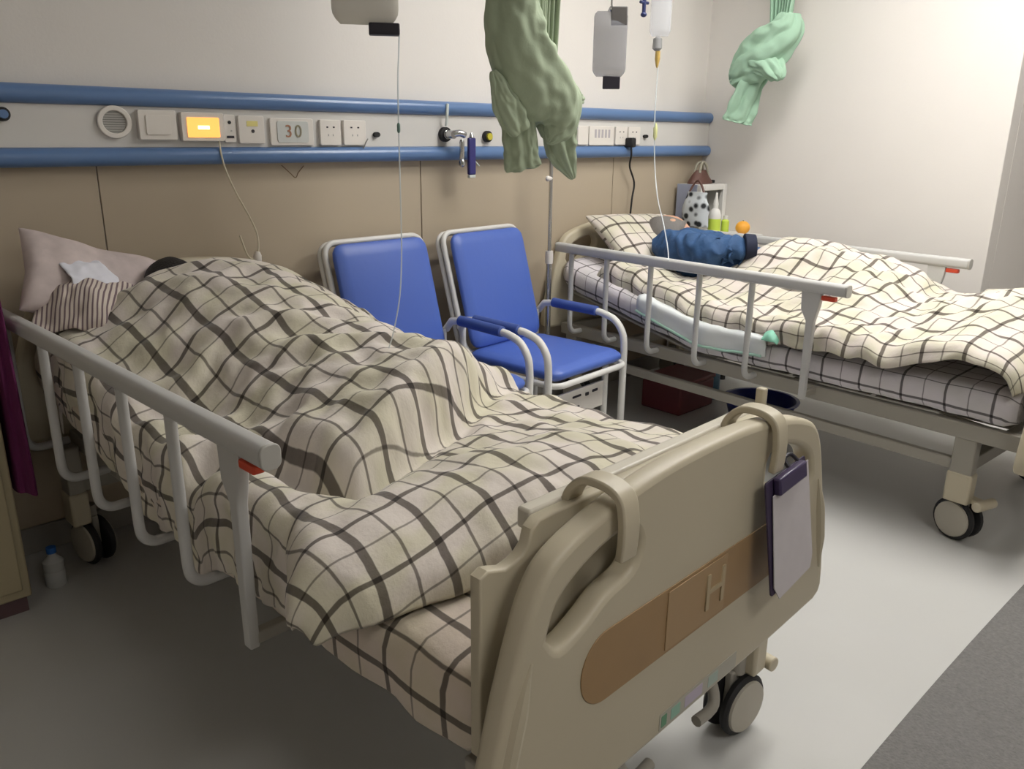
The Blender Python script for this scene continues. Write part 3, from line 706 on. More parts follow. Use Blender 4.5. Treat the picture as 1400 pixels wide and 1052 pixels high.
# ------------------------------------------------------------------ the two patients
def skin_body(joints, bones, lev=2):
    """joints: name -> (point, radius); grown with a Skin modifier"""
    names = list(joints); me = bpy.data.meshes.new('skeleton')
    me.from_pydata([joints[n][0] for n in names], [(names.index(a), names.index(b)) for a, b in bones], [])
    o = bpy.data.objects.new('tmp', me); COL.objects.link(o)
    o.modifiers.new('skin', 'SKIN')
    for i, n in enumerate(names):
        sv = me.skin_vertices[0].data[i]; r = joints[n][1]; sv.radius = r if isinstance(r, tuple) else (r, r); sv.use_root = (i == 0)
    s = o.modifiers.new('sub', 'SUBSURF'); s.levels = lev; s.render_levels = lev
    dg = bpy.context.evaluated_depsgraph_get(); out = bpy.data.meshes.new_from_object(o.evaluated_get(dg))
    bpy.data.objects.remove(o); return out
def head_mesh(c, R, hair_only=False):
    """head about 0.22 long: local +z crown, -y face; R rotates it"""
    V = []; F = []; n, m = 36, 26
    for i in range(m+1):
        th = math.pi*i/m
        for k in range(n):
            ph = 2*math.pi*k/n; x, y, z = math.sin(th)*math.cos(ph), math.sin(th)*math.sin(ph), math.cos(th)
            px, py, pz = x*.074, y*.092, z*.112
            if z < -.1: k2 = 1-.28*(-z-.1); px *= k2; py = py*k2-.010*(-z)          # jaw
            if y < 0:
                f = math.exp(-(x/.16)**2)
                py -= .022*f*math.exp(-((z+.18)/.13)**2)                               # nose
                py -= .008*math.exp(-(x/.3)**2)*math.exp(-((z+.52)/.06)**2)            # lips
                py += .006*math.exp(-(x/.3)**2)*math.exp(-((z+.43)/.04)**2)
                for e in (-.42, .42): py += .012*math.exp(-((x-e)/.17)**2-((z-.02)/.11)**2)   # eye sockets
                py -= .006*math.exp(-((z-.2)/.09)**2)*math.exp(-(x/.5)**2)              # brow
            ea = math.exp(-((y-.1)/.16)**2-((z+.08)/.24)**2)
            if abs(x) > .8: px += math.copysign(.018*ea, x)                             # ears
            p = R @ Vector((px, py, pz))+Vector(c); V.append(p)
    for i in range(m):
        for k in range(n): F.append((i*n+k, (i+1)*n+k, (i+1)*n+(k+1) % n, i*n+(k+1) % n))
    return V, F
def hair_mesh(c, R, grow=1.09):
    V = []; F = []; n, m = 40, 24
    for i in range(m+1):
        th = math.pi*i/m
        for k in range(n):
            ph = 2*math.pi*k/n; x, y, z = math.sin(th)*math.cos(ph), math.sin(th)*math.sin(ph), math.cos(th)
            face = max(0, -y-.15)*(1 if z < .55 else max(0, 1-(z-.55)*3)); g = grow-.22*min(1, face*2.2)
            if z < -.45: g = grow-.3*min(1, (-z-.45)*3)
            w = 1+.02*noise.noise(Vector((ph*3, z*3, 1)))
            V.append(R @ Vector((x*.075*g*w, (y*.094+.004)*g*w, z*.114*g*w))+Vector(c))
    for i in range(m):
        for k in range(n): F.append((i*n+k, (i+1)*n+k, (i+1)*n+(k+1) % n, i*n+(k+1) % n))
    return V, F
def hand_chain(J, B, wrist, palm_dir, side_dir, nm, curl):
    w = Vector(wrist); d = Vector(palm_dir).normalized(); s = Vector(side_dir).normalized(); dn = d.cross(s).normalized()
    pm = w+d*.05
    J[nm+'palm'] = (tuple(pm), (.034, .015)); B.append((nm+'wrist', nm+'palm'))
    for i, (off, ln) in enumerate(((-.03, .065), (-.010, .078), (.010, .074), (.029, .058))):
        k = pm+d*.038+s*off; m1 = k+(d*.8+dn*curl*.6).normalized()*ln*.5; m2 = m1+(d*.4+dn*curl).normalized()*ln*.5
        J[nm+'k%d' % i] = (tuple(k), .0095); J[nm+'m%d' % i] = (tuple(m1), .0085); J[nm+'t%d' % i] = (tuple(m2), .0075)
        B += [(nm+'palm', nm+'k%d' % i), (nm+'k%d' % i, nm+'m%d' % i), (nm+'m%d' % i, nm+'t%d' % i)]
    t0 = w+d*.03-s*.035; t1 = t0+(d-s*.7).normalized()*.04+dn*.01; J[nm+'th0'] = (tuple(t0), .011); J[nm+'th1'] = (tuple(t1), .009)
    B += [(nm+'palm', nm+'th0'), (nm+'th0', nm+'th1')]
def person(P, joints, bones, head_c, head_R, label):
    me = skin_body(joints, bones)
    mb = MB(); mb.add([v.co for v in me.vertices], [tuple(p.vertices) for p in me.polygons]); mb.add(*head_mesh(head_c, head_R))
    bpy.data.meshes.remove(me)
    o = mb.build('person', skin_m)
    rm = o.modifiers.new('one_skin', 'REMESH'); rm.mode = 'VOXEL'; rm.voxel_size = .007; rm.use_smooth_shade = True
    sm = o.modifiers.new('soft', 'SMOOTH'); sm.iterations = 3; sm.factor = .5
    dg = bpy.context.evaluated_depsgraph_get(); me2 = bpy.data.meshes.new_from_object(o.evaluated_get(dg))
    bm = bmesh.new(); bm.from_mesh(me2); left = set(bm.verts); best = []
    while left:                                            # one continuous body: keep the largest piece
        st = [left.pop()]; isl = list(st)
        while st:
            for e in st.pop().link_edges:
                for w in e.verts:
                    if w in left: left.remove(w); st.append(w); isl.append(w)
        if len(isl) > len(best): best = isl
    keep = set(best); bmesh.ops.delete(bm, geom=[w for w in bm.verts if w not in keep], context='VERTS'); bm.to_mesh(me2); bm.free()
    o.modifiers.clear(); o.data = me2
    for p in me2.polygons: p.use_smooth = True
    o.location = (P[0], P[1], 0); o.rotation_euler = (0, 0, P[2])
    return tag(o, label, 'person')
def face_dir(crown, face):
    z = Vector(crown).normalized(); y = -(Vector(face)-z*Vector(face).dot(z)).normalized(); x = y.cross(z)
    return Matrix((x, y, z)).transposed()
def torso_joints(u, zs, arms, legs):
    J = {'pelvis': ((u[0], 1.02, zs[0]), (.15, .09)), 'waist': ((u[1], 1.22, zs[1]), (.14, .085)), 'chest': ((u[2], 1.42, zs[2]), (.165, .095)), 'neck0': ((u[3], 1.58, zs[3]), .07), 'neck': ((u[3], 1.66, zs[3]+.012), .05)}
    B = [('pelvis', 'waist'), ('waist', 'chest'), ('chest', 'neck0'), ('neck0', 'neck')]
    for k, v in list(arms.items())+list(legs.items()): J[k] = v
    for s in 'lr':
        B += [('chest', s+'sh'), (s+'sh', s+'el'), (s+'el', s+'wrist'), ('pelvis', s+'hip'), (s+'hip', s+'kn'), (s+'kn', s+'an'), (s+'an', s+'toe')]
    return J, B
# near patient: on the back under the duvet, only the dark hair showing
J, B = torso_joints((.03, .02, .0, -.03), (.665, .675, .725, .80),
    {'lsh': ((-.15, 1.47, .74), .055), 'lel': ((-.21, 1.22, .68), .042), 'lwrist': ((-.13, 1.02, .70), .03), 'rsh': ((.18, 1.47, .74), .055), 'rel': ((.24, 1.22, .68), .042), 'rwrist': ((.20, 1.02, .70), .03)},
    {'lhip': ((-.05, .98, .665), .085), 'lkn': ((.10, .80, .675), .055), 'lan': ((-.06, .74, .632), .040), 'ltoe': ((-.12, .74, .632), .028), 'rhip': ((.12, .98, .665), .085), 'rkn': ((.22, .84, .665), .055), 'ran': ((.16, .72, .630), .038), 'rtoe': ((.10, .70, .630), .028)})
hand_chain(J, B, J['lwrist'][0], (.1, -1, 0), (1, 0, 0), 'l', -.3); hand_chain(J, B, J['rwrist'][0], (-.1, -1, 0), (-1, 0, 0), 'r', .3)
hc = (-.05, 1.815, .875); HR = face_dir((-.15, .85, .45), (.95, .1, .1))
p1 = person(NB, J, B, hc, HR, 'patient lying under the checked duvet with only dark hair showing')
mb = MB(); mb.add(*hair_mesh(hc, HR, 1.12)); mb.build('hair', hair_m, p1)['label'] = 'short black hair'
# far patient: on the side, in a navy top, one arm along the body
J, B = torso_joints((.06, .04, .03, .05), (.70, .74, .79, .845),
    {'lsh': ((-.13, 1.60, .850), .058), 'lel': ((-.17, 1.33, .850), .045), 'lwrist': ((-.04, 1.17, .875), .030), 'rsh': ((.17, 1.52, .79), .055), 'rel': ((.22, 1.25, .74), .042), 'rwrist': ((.18, 1.02, .74), .03)},
    {'lhip': ((-.03, .95, .70), .085), 'lkn': ((-.02, .62, .70), .058), 'lan': ((.0, .24, .655), .042), 'ltoe': ((.0, .16, .68), .03), 'rhip': ((.14, .95, .70), .085), 'rkn': ((.16, .62, .69), .058), 'ran': ((.14, .24, .655), .042), 'rtoe': ((.14, .16, .68), .03)})
hand_chain(J, B, J['lwrist'][0], (.75, -.62, -.25), (.5, .8, .0), 'l', .3); hand_chain(J, B, J['rwrist'][0], (-.1, -1, 0), (-1, 0, 0), 'r', .3)
hc = (.085, 1.765, .880); HR = face_dir((-.45, .85, .2), (.75, .25, .45))
p2 = person(FB, J, B, hc, HR, 'grey-haired patient in a navy top lying in the bed by the side wall')
mb = MB(); mb.add(*hair_mesh(hc, HR, 1.10)); mb.build('hair', greyhair_m, p2)['label'] = 'short grey hair'
SJ = {'pelvis': ((.05, 1.08, .715), (.175, .105)), 'waist': ((.04, 1.26, .745), (.17, .11)), 'chest': ((.02, 1.46, .795), (.19, .112)), 'neck': ((.05, 1.63, .845), .078),
      'lsh': ((-.13, 1.62, .845), .082), 'lel': ((-.175, 1.34, .845), .074), 'lcuff': ((-.06, 1.20, .875), .058), 'rsh': ((.17, 1.52, .79), .07), 'rel': ((.22, 1.25, .745), .06)}
sm_ = skin_body(SJ, [('chest', 'waist'), ('waist', 'pelvis'), ('chest', 'neck'), ('chest', 'lsh'), ('lsh', 'lel'), ('lel', 'lcuff'), ('chest', 'rsh'), ('rsh', 'rel')], 4)
for v in sm_.vertices:
    k = .012*nz(v.co, 8, 2)+.020*(.35-abs(nz((v.co.x*.6, v.co.y*1.2, v.co.z*.6), 17, 5)))*2-.004; v.co += v.normal*k
so_ = link('shirt', sm_, shirt_m, p2); so_['label'] = 'crumpled navy long-sleeved top'
MB().tube([(-.075, 1.212, .873), (-.040, 1.176, .876)], [.060, .054], 18).build('cuff', mat('dark_navy', rgb(20, 28, 52), .8), p2, True, .004)

# small cloths on the near pillow
crumple('striped_towel', NB, (-.350, 1.805, .866), (.24, .22), stripe_m, 4, .018, (.50, .10, -.5), arch=.06, label='striped towel lying on the checked pillow', cat='towel')
crumple('paper_tissue', NB, (-.305, 1.865, .942), (.15, .13), mat('white_paper', rgb(222, 222, 230), .8), 9, .020, (.6, .15, .3), 18, 16, .03, 'crumpled white tissue beside the striped towel', 'tissue')
flor_m = mat('lilac_print_cloth', rgb(196, 182, 178), .9, var=.30, vscale=20)
tag(on_bed(pillow('pillow', (-.285, 1.905, .905), (.42, .28, .10), Euler((.95, .34, .0)), flor_m, '', 21), NB), 'pale printed pillow propped against the wall behind the striped towel', 'pillow', 'pillows')

# ================================================================== OVER-BED TRAY and chart on the near footboard
tr = tag(empty('overbed_tray', (NB[0], NB[1], 0), NB[2]), 'beige over-bed tray board hooked over the footboard', 'tray')
tp = [(-.475, .47), (-.475, .768), (-.460, .775), (-.445, .771), (-.425, .764), (-.405, .768), (-.390, .774), (-.378, .785), (-.372, .807), (-.355, .818), (.330, .818), (.345, .812), (.35, .81), (.35, .47)]
plate('tray_board', [tp[::-1]], .022, abs_m, tr, .004, upright(0, .026, 0))
MB().box(-.352, .345, .0375, .066, .786, .821).build('tray_lip', mat('tray_edge_pale', rgb(205, 198, 182), .4), tr, True, .005)
for u in (-.262, .205):
    pts = [(u, .036, .812), (u, .026, .836), (u, .0, .859), (u, -.040, .861), (u, -.066, .848), (u, -.074, .818), (u, -.075, .785), (u, -.072, .752)]
    sp = smooth_path(pts, 5); mb = MB(); V = []; F = []
    for i, p in enumerate(sp):
        a = sp[max(i-1, 0)]; b = sp[min(i+1, len(sp)-1)]; t = (b-a).normalized(); nn = Vector((0, t.z, -t.y))*.007
        for sx, sn in ((-1, -1), (1, -1), (1, 1), (-1, 1)): V.append((p.x+sx*.019, p.y+sn*nn.y, p.z+sn*nn.z))
    for i in range(len(sp)-1):
        for k in range(4): F.append((i*4+k, i*4+(k+1) % 4, i*4+4+(k+1) % 4, i*4+4+k))
    F += [(0, 1, 2, 3), tuple(len(V)-4+k for k in (3, 2, 1, 0))]
    mb.add(V, F).build('hook', abs_m, tr, True, .003)
MB().box(.395, .415, .06, .08, .70, .84).build('corner_peg', abs_m, near_bed, True, .004)
ch = tag(empty('chart_clipboard', (NB[0], NB[1], 0), NB[2]), 'purple clipboard with a grey chart sheet hanging on the footboard', 'clipboard')
tl = Matrix.Translation((.232, -.080, .740)) @ Matrix.Rotation(math.radians(-7), 4, 'X') @ Matrix.Rotation(math.radians(-4), 4, 'Y')
plate('backing_board', [rounded(-.080, .080, -.222, .01, .006)], .004, mat('purple_board', rgb(58, 46, 72), .5), ch, .001, tl @ UPRIGHT)
plate('chart_sheet', [[(-.062, -.022), (-.074, -.205), (-.056, -.236), (.076, -.230), (.088, -.205), (.084, .0), (.045, .002)][::-1]], .002, mat('chart_paper', rgb(196, 190, 192), .7, var=.06, vscale=30), ch, .0005, tl @ Matrix.Translation((0, -.005, 0)) @ UPRIGHT)
mb = MB().box(-.055, .055, -.018, -.002, -.022, .012, tl); mb.build('clip', mat('purple_clip', rgb(62, 50, 84), .35), ch, True, .004)
MB().tube(smooth_path([tl @ Vector((.012, -.008, .0)), tl @ Vector((.018, .010, .022)), tl @ Vector((.046, .010, .022)), tl @ Vector((.052, -.008, .0))], 6), .004, 8).build('hanging_loop', dark_m, ch)

# ================================================================== BLUE FOLDING CHAIRS
def make_chair():
    e = empty('attendant_chair', (0, 0, 0))
    # seat
    def cushion(name, w, l, t, mtx, parent):
        n = 18; mb = MB(); top = []; V = []; F = []
        for sgn in (1, -1):
            for i in range(n+1):
                for j in range(n+1):
                    s = i/n*2-1; q = j/n*2-1
                    r = .10; x = s*w/2; y = q*l/2
                    ex = max(0, abs(s)-(1-2*r)); ey = max(0, abs(q)-(1-2*r))
                    k = math.hypot(ex, ey)
                    if ex > 0 and ey > 0 and k > 0:
                        m_ = max(ex, ey)/k
                        x = math.copysign((1-2*r)+ex*m_, s)*w/2; y = math.copysign((1-2*r)+ey*m_, q)*l/2
                    ed = min(1, max(abs(s), abs(q))); z = sgn*t/2*(1-max(0, ed-.86)/.14*.0)*(1 if ed < .999 else .35)+ (sgn > 0)*.008*(1-s*s)*(1-q*q)
                    V.append(mtx @ Vector((x, y, z)))
        N = (n+1)*(n+1)
        for sgn in (0, 1):
            for i in range(n):
                for j in range(n):
                    a = sgn*N+i*(n+1)+j; F.append((a, a+1, a+n+2, a+n+1))
        rim = [i*(n+1) for i in range(n+1)]+[n*(n+1)+j for j in range(1, n+1)]+[i*(n+1)+n for i in range(n-1, -1, -1)]+[j for j in range(n-1, 0, -1)]
        for a, b in zip(rim, rim[1:]+rim[:1]): F.append((a, b, b+N, a+N))
        return mb.add(V, F).build(name, vinyl_m, parent, True, .008, 3)
    cushion('seat', .48, .50, .055, Matrix.Translation((0, -.03, .432)), e)
    back_m = Matrix.Translation((0, .262, .70)) @ Matrix.Rotation(math.radians(74), 4, 'X')
    bk = cushion('backrest', .455, .50, .045, back_m, e)
    loop = rounded(-.238, .238, -.262, .262, .05, 6)
    bf = [back_m @ Vector((x, y, -.034)) for x, y in loop]; mb = MB().tube(bf+bf[:1], .012, 10, False)
    bf2 = [back_m @ Vector((x*1.02, y*1.0, -.062)) for x, y in loop]; mb.tube(bf2+bf2[:1], .011, 10, False); mb.build('back_frame', white_m, e)
    mb = MB(); sl = [(x, y-.03, .395) for x, y in rounded(-.245, .245, -.255, .255, .05, 6)]; mb.tube(sl+sl[:1], .013, 10, False); mb.build('seat_frame', white_m, e)
    for s in (-1, 1):
        x = s*.262
        pth = [(x, .235, .555), (x, .20, .595), (x, .13, .605), (x, -.10, .600)]+smooth_path([(x, -.13, .597), (x, -.20, .575), (x, -.245, .52), (x, -.255, .45)], 6)+[(x, -.255, .005)]
        arm = MB().tube(pth, .0155, 12).build('arm_frame', white_m, e)
        MB().tube([(x, .15, .605), (x, .145, .605), (x, -.10, .601), (x, -.105, .601)], [.015, .0225, .0225, .015], 12).build('armrest_pad', brownpad_m, e)
        MB().tube([(s*.245, .235, .005), (s*.245, .235, .56)], .014, 10).build('leg', white_m, e)
        MB().tube([(s*.205, -.20, .005), (s*.205, -.20, .395)], .015, 10).build('leg', white_m, e)
        MB().tube([(x, -.255, .395), (s*.245, -.22, .395)], .010, 8).build('bracket', white_m, e)
        for yy in (.235, -.20): MB().lathe([(.017, 0), (.017, .02), (.015, .025)], (s*(.245 if yy > 0 else .205), yy, 0), (0, 0, 1), 12).build('foot_cap', grey_m, e)
        MB().lathe([(.019, 0), (.019, .02), (.016, .025)], (x, -.255, 0), (0, 0, 1), 12).build('foot_cap', grey_m, e)
    ap = plate('apron_panel', [rounded(-.195, .195, .20, .315, .006)], .012, plate_m, e, .002, upright(0, -.196, 0))
    for x0, x1, z0, z1 in ((-.15, -.135, .235, .285), (-.08, -.07, .262, .272), (-.03, .03, .28, .29), (-.02, .02, .232, .242), (.06, .085, .272, .287), (.11, .15, .278, .290)):
        plate('slot', [rounded(x0, x1, z0, z1, .004, 3)], .002, dark_m, ap, .0003, upright(0, -.203, 0))
    mb = MB().tube([(-.205, .1, .12), (.205, .1, .12)], .010, 8); mb.build('stretcher', white_m, e)
    return e
ch1 = make_chair(); ch1.location = (1.868, 2.395, 0); ch1.rotation_euler = (0, 0, math.radians(2))
tag(ch1, 'blue vinyl chair with white frame, next to the tray bed', 'chair', 'blue attendant chairs')
ch2 = copy_tree(ch1); ch2.location = (2.455, 2.40, 0); ch2.rotation_euler = (0, 0, math.radians(5))
tag(ch2, 'blue vinyl chair with white frame, next to the drip pole', 'chair', 'blue attendant chairs')

# ------------------------------------------------------------------ drip pole between chair and far bed
px_ = at(752, 300, 1, 2.70)
ivp = tag(empty('drip_pole', (px_[0], 2.70, 0)), 'slim steel drip pole behind the blue chair', 'drip pole')
MB().tube([(0, 0, .10), (0, 0, .80)], .014, 12).build('lower_tube', chrome_m, ivp); MB().tube([(0, 0, .78), (0, 0, 1.42)], .009, 12).build('upper_tube', chrome_m, ivp)
MB().lathe([(.018, .76), (.020, .78), (.018, .82)], (0, 0, 0), (0, 0, 1), 12).build('collar', plate_m, ivp)
mb = MB().tube([(0, 0, 1.155), (-.028, -.012, 1.155)], .009, 10); mb.ellipsoid((-.034, -.013, 1.155), (.013, .013, .013), 12, 8); mb.build('knob', plate_m, ivp)
for s in (-1, 1): MB().tube(smooth_path([(0, 0, 1.41), (s*.06, 0, 1.43), (s*.10, 0, 1.42), (s*.105, 0, 1.45)], 5), .005, 8).build('hook', chrome_m, ivp)
for k in range(5):
    a = 2*math.pi*k/5+.61; MB().tube([(0, 0, .10), (.06*math.cos(a), .06*math.sin(a), .085), (.105*math.cos(a), .105*math.sin(a), .03)], .011, 8).build('leg', chrome_m, ivp)
    MB().ellipsoid((.105*math.cos(a), .105*math.sin(a), .018), (.018, .018, .018), 12, 8).build('foot_wheel', black_m, ivp)

# ================================================================== KNOTTED CURTAINS
VIEW = Vector(_fw)
def loft(name, secs, axis, val, m, parent, org, depth=.7, pleats=7, amp=.12, twist=0.0, seed=0, off=0.0, n=72, close=True, folds=5, slant=1.6, fold_amp=.34):
    """cloth bundle: secs are (px, py, half width px[, depth ratio]); every section is a pleated ellipse in metres at that distance"""
    C = []; W = []; D = []
    for s in secs:
        p = Vector(at(s[0], s[1], axis, val)); dist = (p-Vector(CAM_POS)).dot(VIEW)
        C.append(p+VIEW*off); W.append(s[2]*dist/CAM_F); D.append(s[3] if len(s) > 3 else depth)
    P = smooth_path(C, 6); tt = np.linspace(0, len(C)-1, len(P)); W = np.interp(tt, range(len(C)), W); D = np.interp(tt, range(len(C)), D)
    V = []; F = []
    for i, p in enumerate(P):
        t = (P[min(i+1, len(P)-1)]-P[max(i-1, 0)]).normalized(); side = t.cross(VIEW).normalized(); dep = side.cross(t).normalized()
        for k in range(n):
            a = 2*math.pi*k/n; ph = a*pleats+twist*tt[i]+seed
            rr = 1+amp*math.sin(ph)*(.6+.4*math.sin(a*2+seed))+.10*noise.noise(Vector((math.cos(a)*1.3+seed, math.sin(a)*1.3, tt[i]*1.1)))
            q = p+side*(math.cos(a)*W[i]*rr)+dep*(math.sin(a)*W[i]*D[i]*rr)
            V.append(tuple(q-Vector(org)))
    for i in range(len(P)-1):
        for k in range(n): F.append((i*n+k, i*n+(k+1) % n, (i+1)*n+(k+1) % n, (i+1)*n+k))
    if close: F.append(tuple(range(n-1, -1, -1))); F.append(tuple((len(P)-1)*n+k for k in range(n)))
    mb = MB().add(V, F); o = mb.build(name, m, parent)
    me = o.data; me.set_sharp_from_angle(angle=math.pi)
    nn = [v.normal.copy() for v in me.vertices]
    nr = len(P)
    for idx, v in enumerate(me.vertices):                       # folds run slantwise round the bundle
        i, k = divmod(idx, n); a = 2*math.pi*k/n; t = tt[min(i, nr-1)]
        f = a*folds+t*slant+1.6*noise.noise(Vector((math.cos(a)*1.2+seed, math.sin(a)*1.2, t*.9)))
        ridge = abs(math.sin(f*.5))**.6-.6
        fine = noise.noise(Vector((math.cos(a)*3+seed, math.sin(a)*3, t*2.2)))
        v.co += nn[idx]*min(W[min(i, nr-1)], .05)*(fold_amp*ridge+.18*fine)
    me.update()
    sb = o.modifiers.new('smooth', 'SUBSURF'); sb.levels = 1; sb.render_levels = 1
    return o
def to_ceiling(px, py, axis, val, org, w0, w1, m, parent, off):
    """gathered cloth going up to the ceiling track from a pixel at the top of the knot"""
    p = Vector(at(px, py, axis, val))+VIEW*off; V = []; F = []; n = 120; rows = 14
    for i in range(rows+1):
        k = i/rows; z = p.z+(CEIL-.002-p.z)*k; w = w0+(w1-w0)*min(1, k*1.6)
        for j in range(n+1):
            s = j/n*2-1; a = s*math.pi*7
            q = Vector((s*w, math.sin(a)*(.022+.012*k)+.01*math.sin(s*3+1), 0))
            if axis == 0: q = Vector((q.y, q.x, 0))
            V.append(tuple(Vector((p.x+q.x, p.y+q.y, z))-Vector(org)))
    for i in range(rows):
        for j in range(n): a = i*(n+1)+j; F.append((a, a+1, a+n+2, a+n+1))
    o = MB().add(V, F).build('gathered_drop', m, parent); so = o.modifiers.new('t', 'SOLIDIFY'); so.thickness = .003
    o.data.set_sharp_from_angle(angle=math.pi)
    return o
YC = 2.0; o0 = at(720, 100, 1, YC); o0[2] = CEIL
cn = tag(empty('bed_curtain', tuple(o0)), 'sage green curtain tied up in a big knot between the beds', 'curtain', 'knotted curtains')
to_ceiling(741, 122, 1, YC, o0, .045, .085, green_m, cn, .0)
loft('knot_wrap', [(706, -30, 18), (701, -6, 32), (702, 30, 37), (708, 66, 41), (722, 100, 46), (740, 130, 46), (754, 156, 40), (757, 178, 28), (752, 194, 14), (748, 202, 3)], 1, YC, green_m, cn, o0, .62, 3, .05, .9, 1.0, -.05, folds=4, slant=1.3, fold_amp=.24)
loft('knot_loop', [(776, 118, 6), (784, 130, 9), (790, 138, 8), (796, 139, 5)], 1, YC, green_m, cn, o0, .8, 3, .10, .5, 4.0, -.02, fold_amp=.2)
loft('side_flap', [(674, 100, 4), (682, 120, 12), (690, 142, 17), (702, 165, 20), (712, 182, 14)], 1, YC, green_m, cn, o0, .5, 4, .14, .5, 4.0, -.02, folds=4)
loft('hanging_tail', [(692, 118, 14), (700, 140, 20), (708, 168, 22), (712, 200, 23), (714, 222, 24), (715, 229, 23)], 1, YC, green_m, cn, o0, .35, 6, .12, .3, 2.0, .02, folds=6, slant=.3, fold_amp=.22)
loft('hanging_tail', [(762, 140, 22), (765, 170, 24), (768, 195, 22), (776, 218, 15), (786, 240, 3)], 1, YC, green_m, cn, o0, .30, 5, .12, .3, 3.2, .05, folds=6, slant=.3, fold_amp=.22)
XC = 3.98; o1 = at(1050, 60, 0, XC); o1[2] = CEIL
cf = tag(empty('bed_curtain', tuple(o1)), 'mint green curtain tied up in a small knot by the side wall', 'curtain', 'knotted curtains')
to_ceiling(1066, 52, 0, XC, o1, .05, .10, green2_m, cf, .0)
loft('knot_wrap', [(1082, 18, 12), (1076, 38, 22), (1060, 58, 27), (1042, 76, 29), (1024, 92, 26), (1008, 106, 16), (999, 112, 4)], 0, XC, green2_m, cf, o1, .7, 5, .09, 1.1, .5)
loft('knot_band', [(1010, 86, 8), (1028, 84, 15), (1046, 90, 17), (1060, 104, 12), (1064, 112, 5)], 0, XC, green2_m, cf, o1, .8, 4, .10, .6, 2.0, -.03)
loft('tail', [(1040, 88, 15), (1028, 112, 15), (1018, 138, 17), (1010, 160, 19), (1008, 166, 18)], 0, XC, green2_m, cf, o1, .4, 5, .16, .3, 1.0, .01)

# ================================================================== DRIP BAGS on ceiling hooks
def drip_bag(px, py, y, w, h, label, block, clip, fluid, extras):
    """bag whose lower edge centre is seen at the pixel; hangs on its rod from the ceiling"""
    p = at(px, py, 1, y); e = tag(empty('drip_bag', tuple(p)), label, 'drip bag', 'drip bags'); yaw = math.atan2(p[0], p[1])
    e.rotation_euler = (0, 0, -yaw)
    n, m2 = 20, 24; V = []; F = []
    for sg in (1, -1):
        for i in range(m2+1):
            for j in range(n+1):
                s = j/n*2-1; t = i/m2; r = .18
                ww = w/2*(1-.25*max(0, (.12-t)/.12)**2-.2*max(0, (t-.92)/.08)**2)
                d = .020*max(0, (1-s*s))**.5*max(0, min(1, t/.10))**.5*max(0, min(1, (1-t)/.25))
                V.append((s*ww, -sg*d+(-.0005*sg), t*h))
    N = (n+1)*(m2+1)
    for sg in (0, 1):
        for i in range(m2):
            for j in range(n): a = sg*N+i*(n+1)+j; F.append((a, a+1, a+n+2, a+n+1))
    rim = [j for j in range(n+1)]+[i*(n+1)+n for i in range(1, m2+1)]+[m2*(n+1)+j for j in range(n-1, -1, -1)]+[i*(n+1) for i in range(m2-1, 0, -1)]
    for a, b in zip(rim, rim[1:]+rim[:1]): F.append((a, b, b+N, a+N))
    MB().add(V, F).build('pouch', fluid, e)
    if block: x0, x1, z0, z1 = block; MB().box(x0, x1, -.016, .016, z0, z1).build('port_block', dark_m, e, True, .003)
    if clip: MB().box(clip[0], clip[1], -.012, .012, clip[2], clip[3]).build('clip', mat('grey_clip', rgb(92, 88, 86), .5), e, True, .004)
    for nm, prof, org, mm in extras: MB().lathe(prof, org, (0, 0, 1), 14).build(nm, mm, e)
    MB().tube(smooth_path([(-.012, 0, h-.004), (0, 0, h+.016), (.012, 0, h-.004)], 6), .003, 8).build('hanging_eye', fluid, e)
    rod = tag(empty('hook_rod', (p[0], p[1], p[2]+h)), 'thin steel ceiling hook above the ' + label.split(' drip')[0] + ' drip bag', 'hook')
    z1 = CEIL-p[2]-h-.002
    MB().tube([(0, 0, .02), (0, 0, z1)], .0035, 8).build('rod', chrome_m, rod); MB().tube(smooth_path([(0, 0, .022), (.01, 0, .005), (0, 0, -.002), (-.008, 0, .006)], 5), .003, 8).build('hook', chrome_m, rod)
    MB().lathe([(.02, z1-.012), (.02, z1)], (0, 0, 0), (0, 0, 1), 14).build('ceiling_cap', white_m, rod)
    return e, p
grey_bag = mat('grey_drip_bag', rgb(214, 210, 198), .35, alpha=.75)
drip_bag(500, 34, 1.6, .142, .25, 'large grey drip bag above the tray bed', (.006, .072, -.020, .004), None, grey_bag, [])
drip_bag(832, 105, 2.2, .128, .235, 'wide clear drip bag with a dark lower port', (-.022, .045, -.045, .002), (.0, .062, .185, .250), bag_m, [])
drip_bag(902, 50, 2.2, .085, .20, 'small clear drip bag with a drip chamber', None, None, mat('milky_bag', rgb(214, 216, 222), .25, alpha=.35),
         [('drip_chamber', [(.006, 0), (.018, -.008), (.020, -.045), (.010, -.055)], (-.008, 0, 0), mat('chamber_grey', rgb(150, 150, 150), .2, alpha=.8)), ('amber_tip', [(.010, -.055), (.011, -.085), (.005, -.115), (.002, -.12)], (-.004, 0, 0), mat('amber', rgb(190, 160, 90), .3))])
hk = at(880, 20, 1, 2.25)
bh = tag(empty('blue_hook', (hk[0], hk[1], hk[2])), 'dark blue hanging hook with cross bar near the small drip bag', 'hook')
MB().tube([(0, 0, .0), (0, 0, CEIL-hk[2]-.002)], .008, 10).build('stem', mat('hook_blue', rgb(38, 48, 92), .4), bh); MB().tube([(-.025, 0, .045), (.025, 0, .045)], .006, 8).build('cross_bar', MATS['hook_blue'], bh); MB().ellipsoid((0, 0, .0), (.013, .013, .010), 12, 8).build('knob', MATS['hook_blue'], bh)
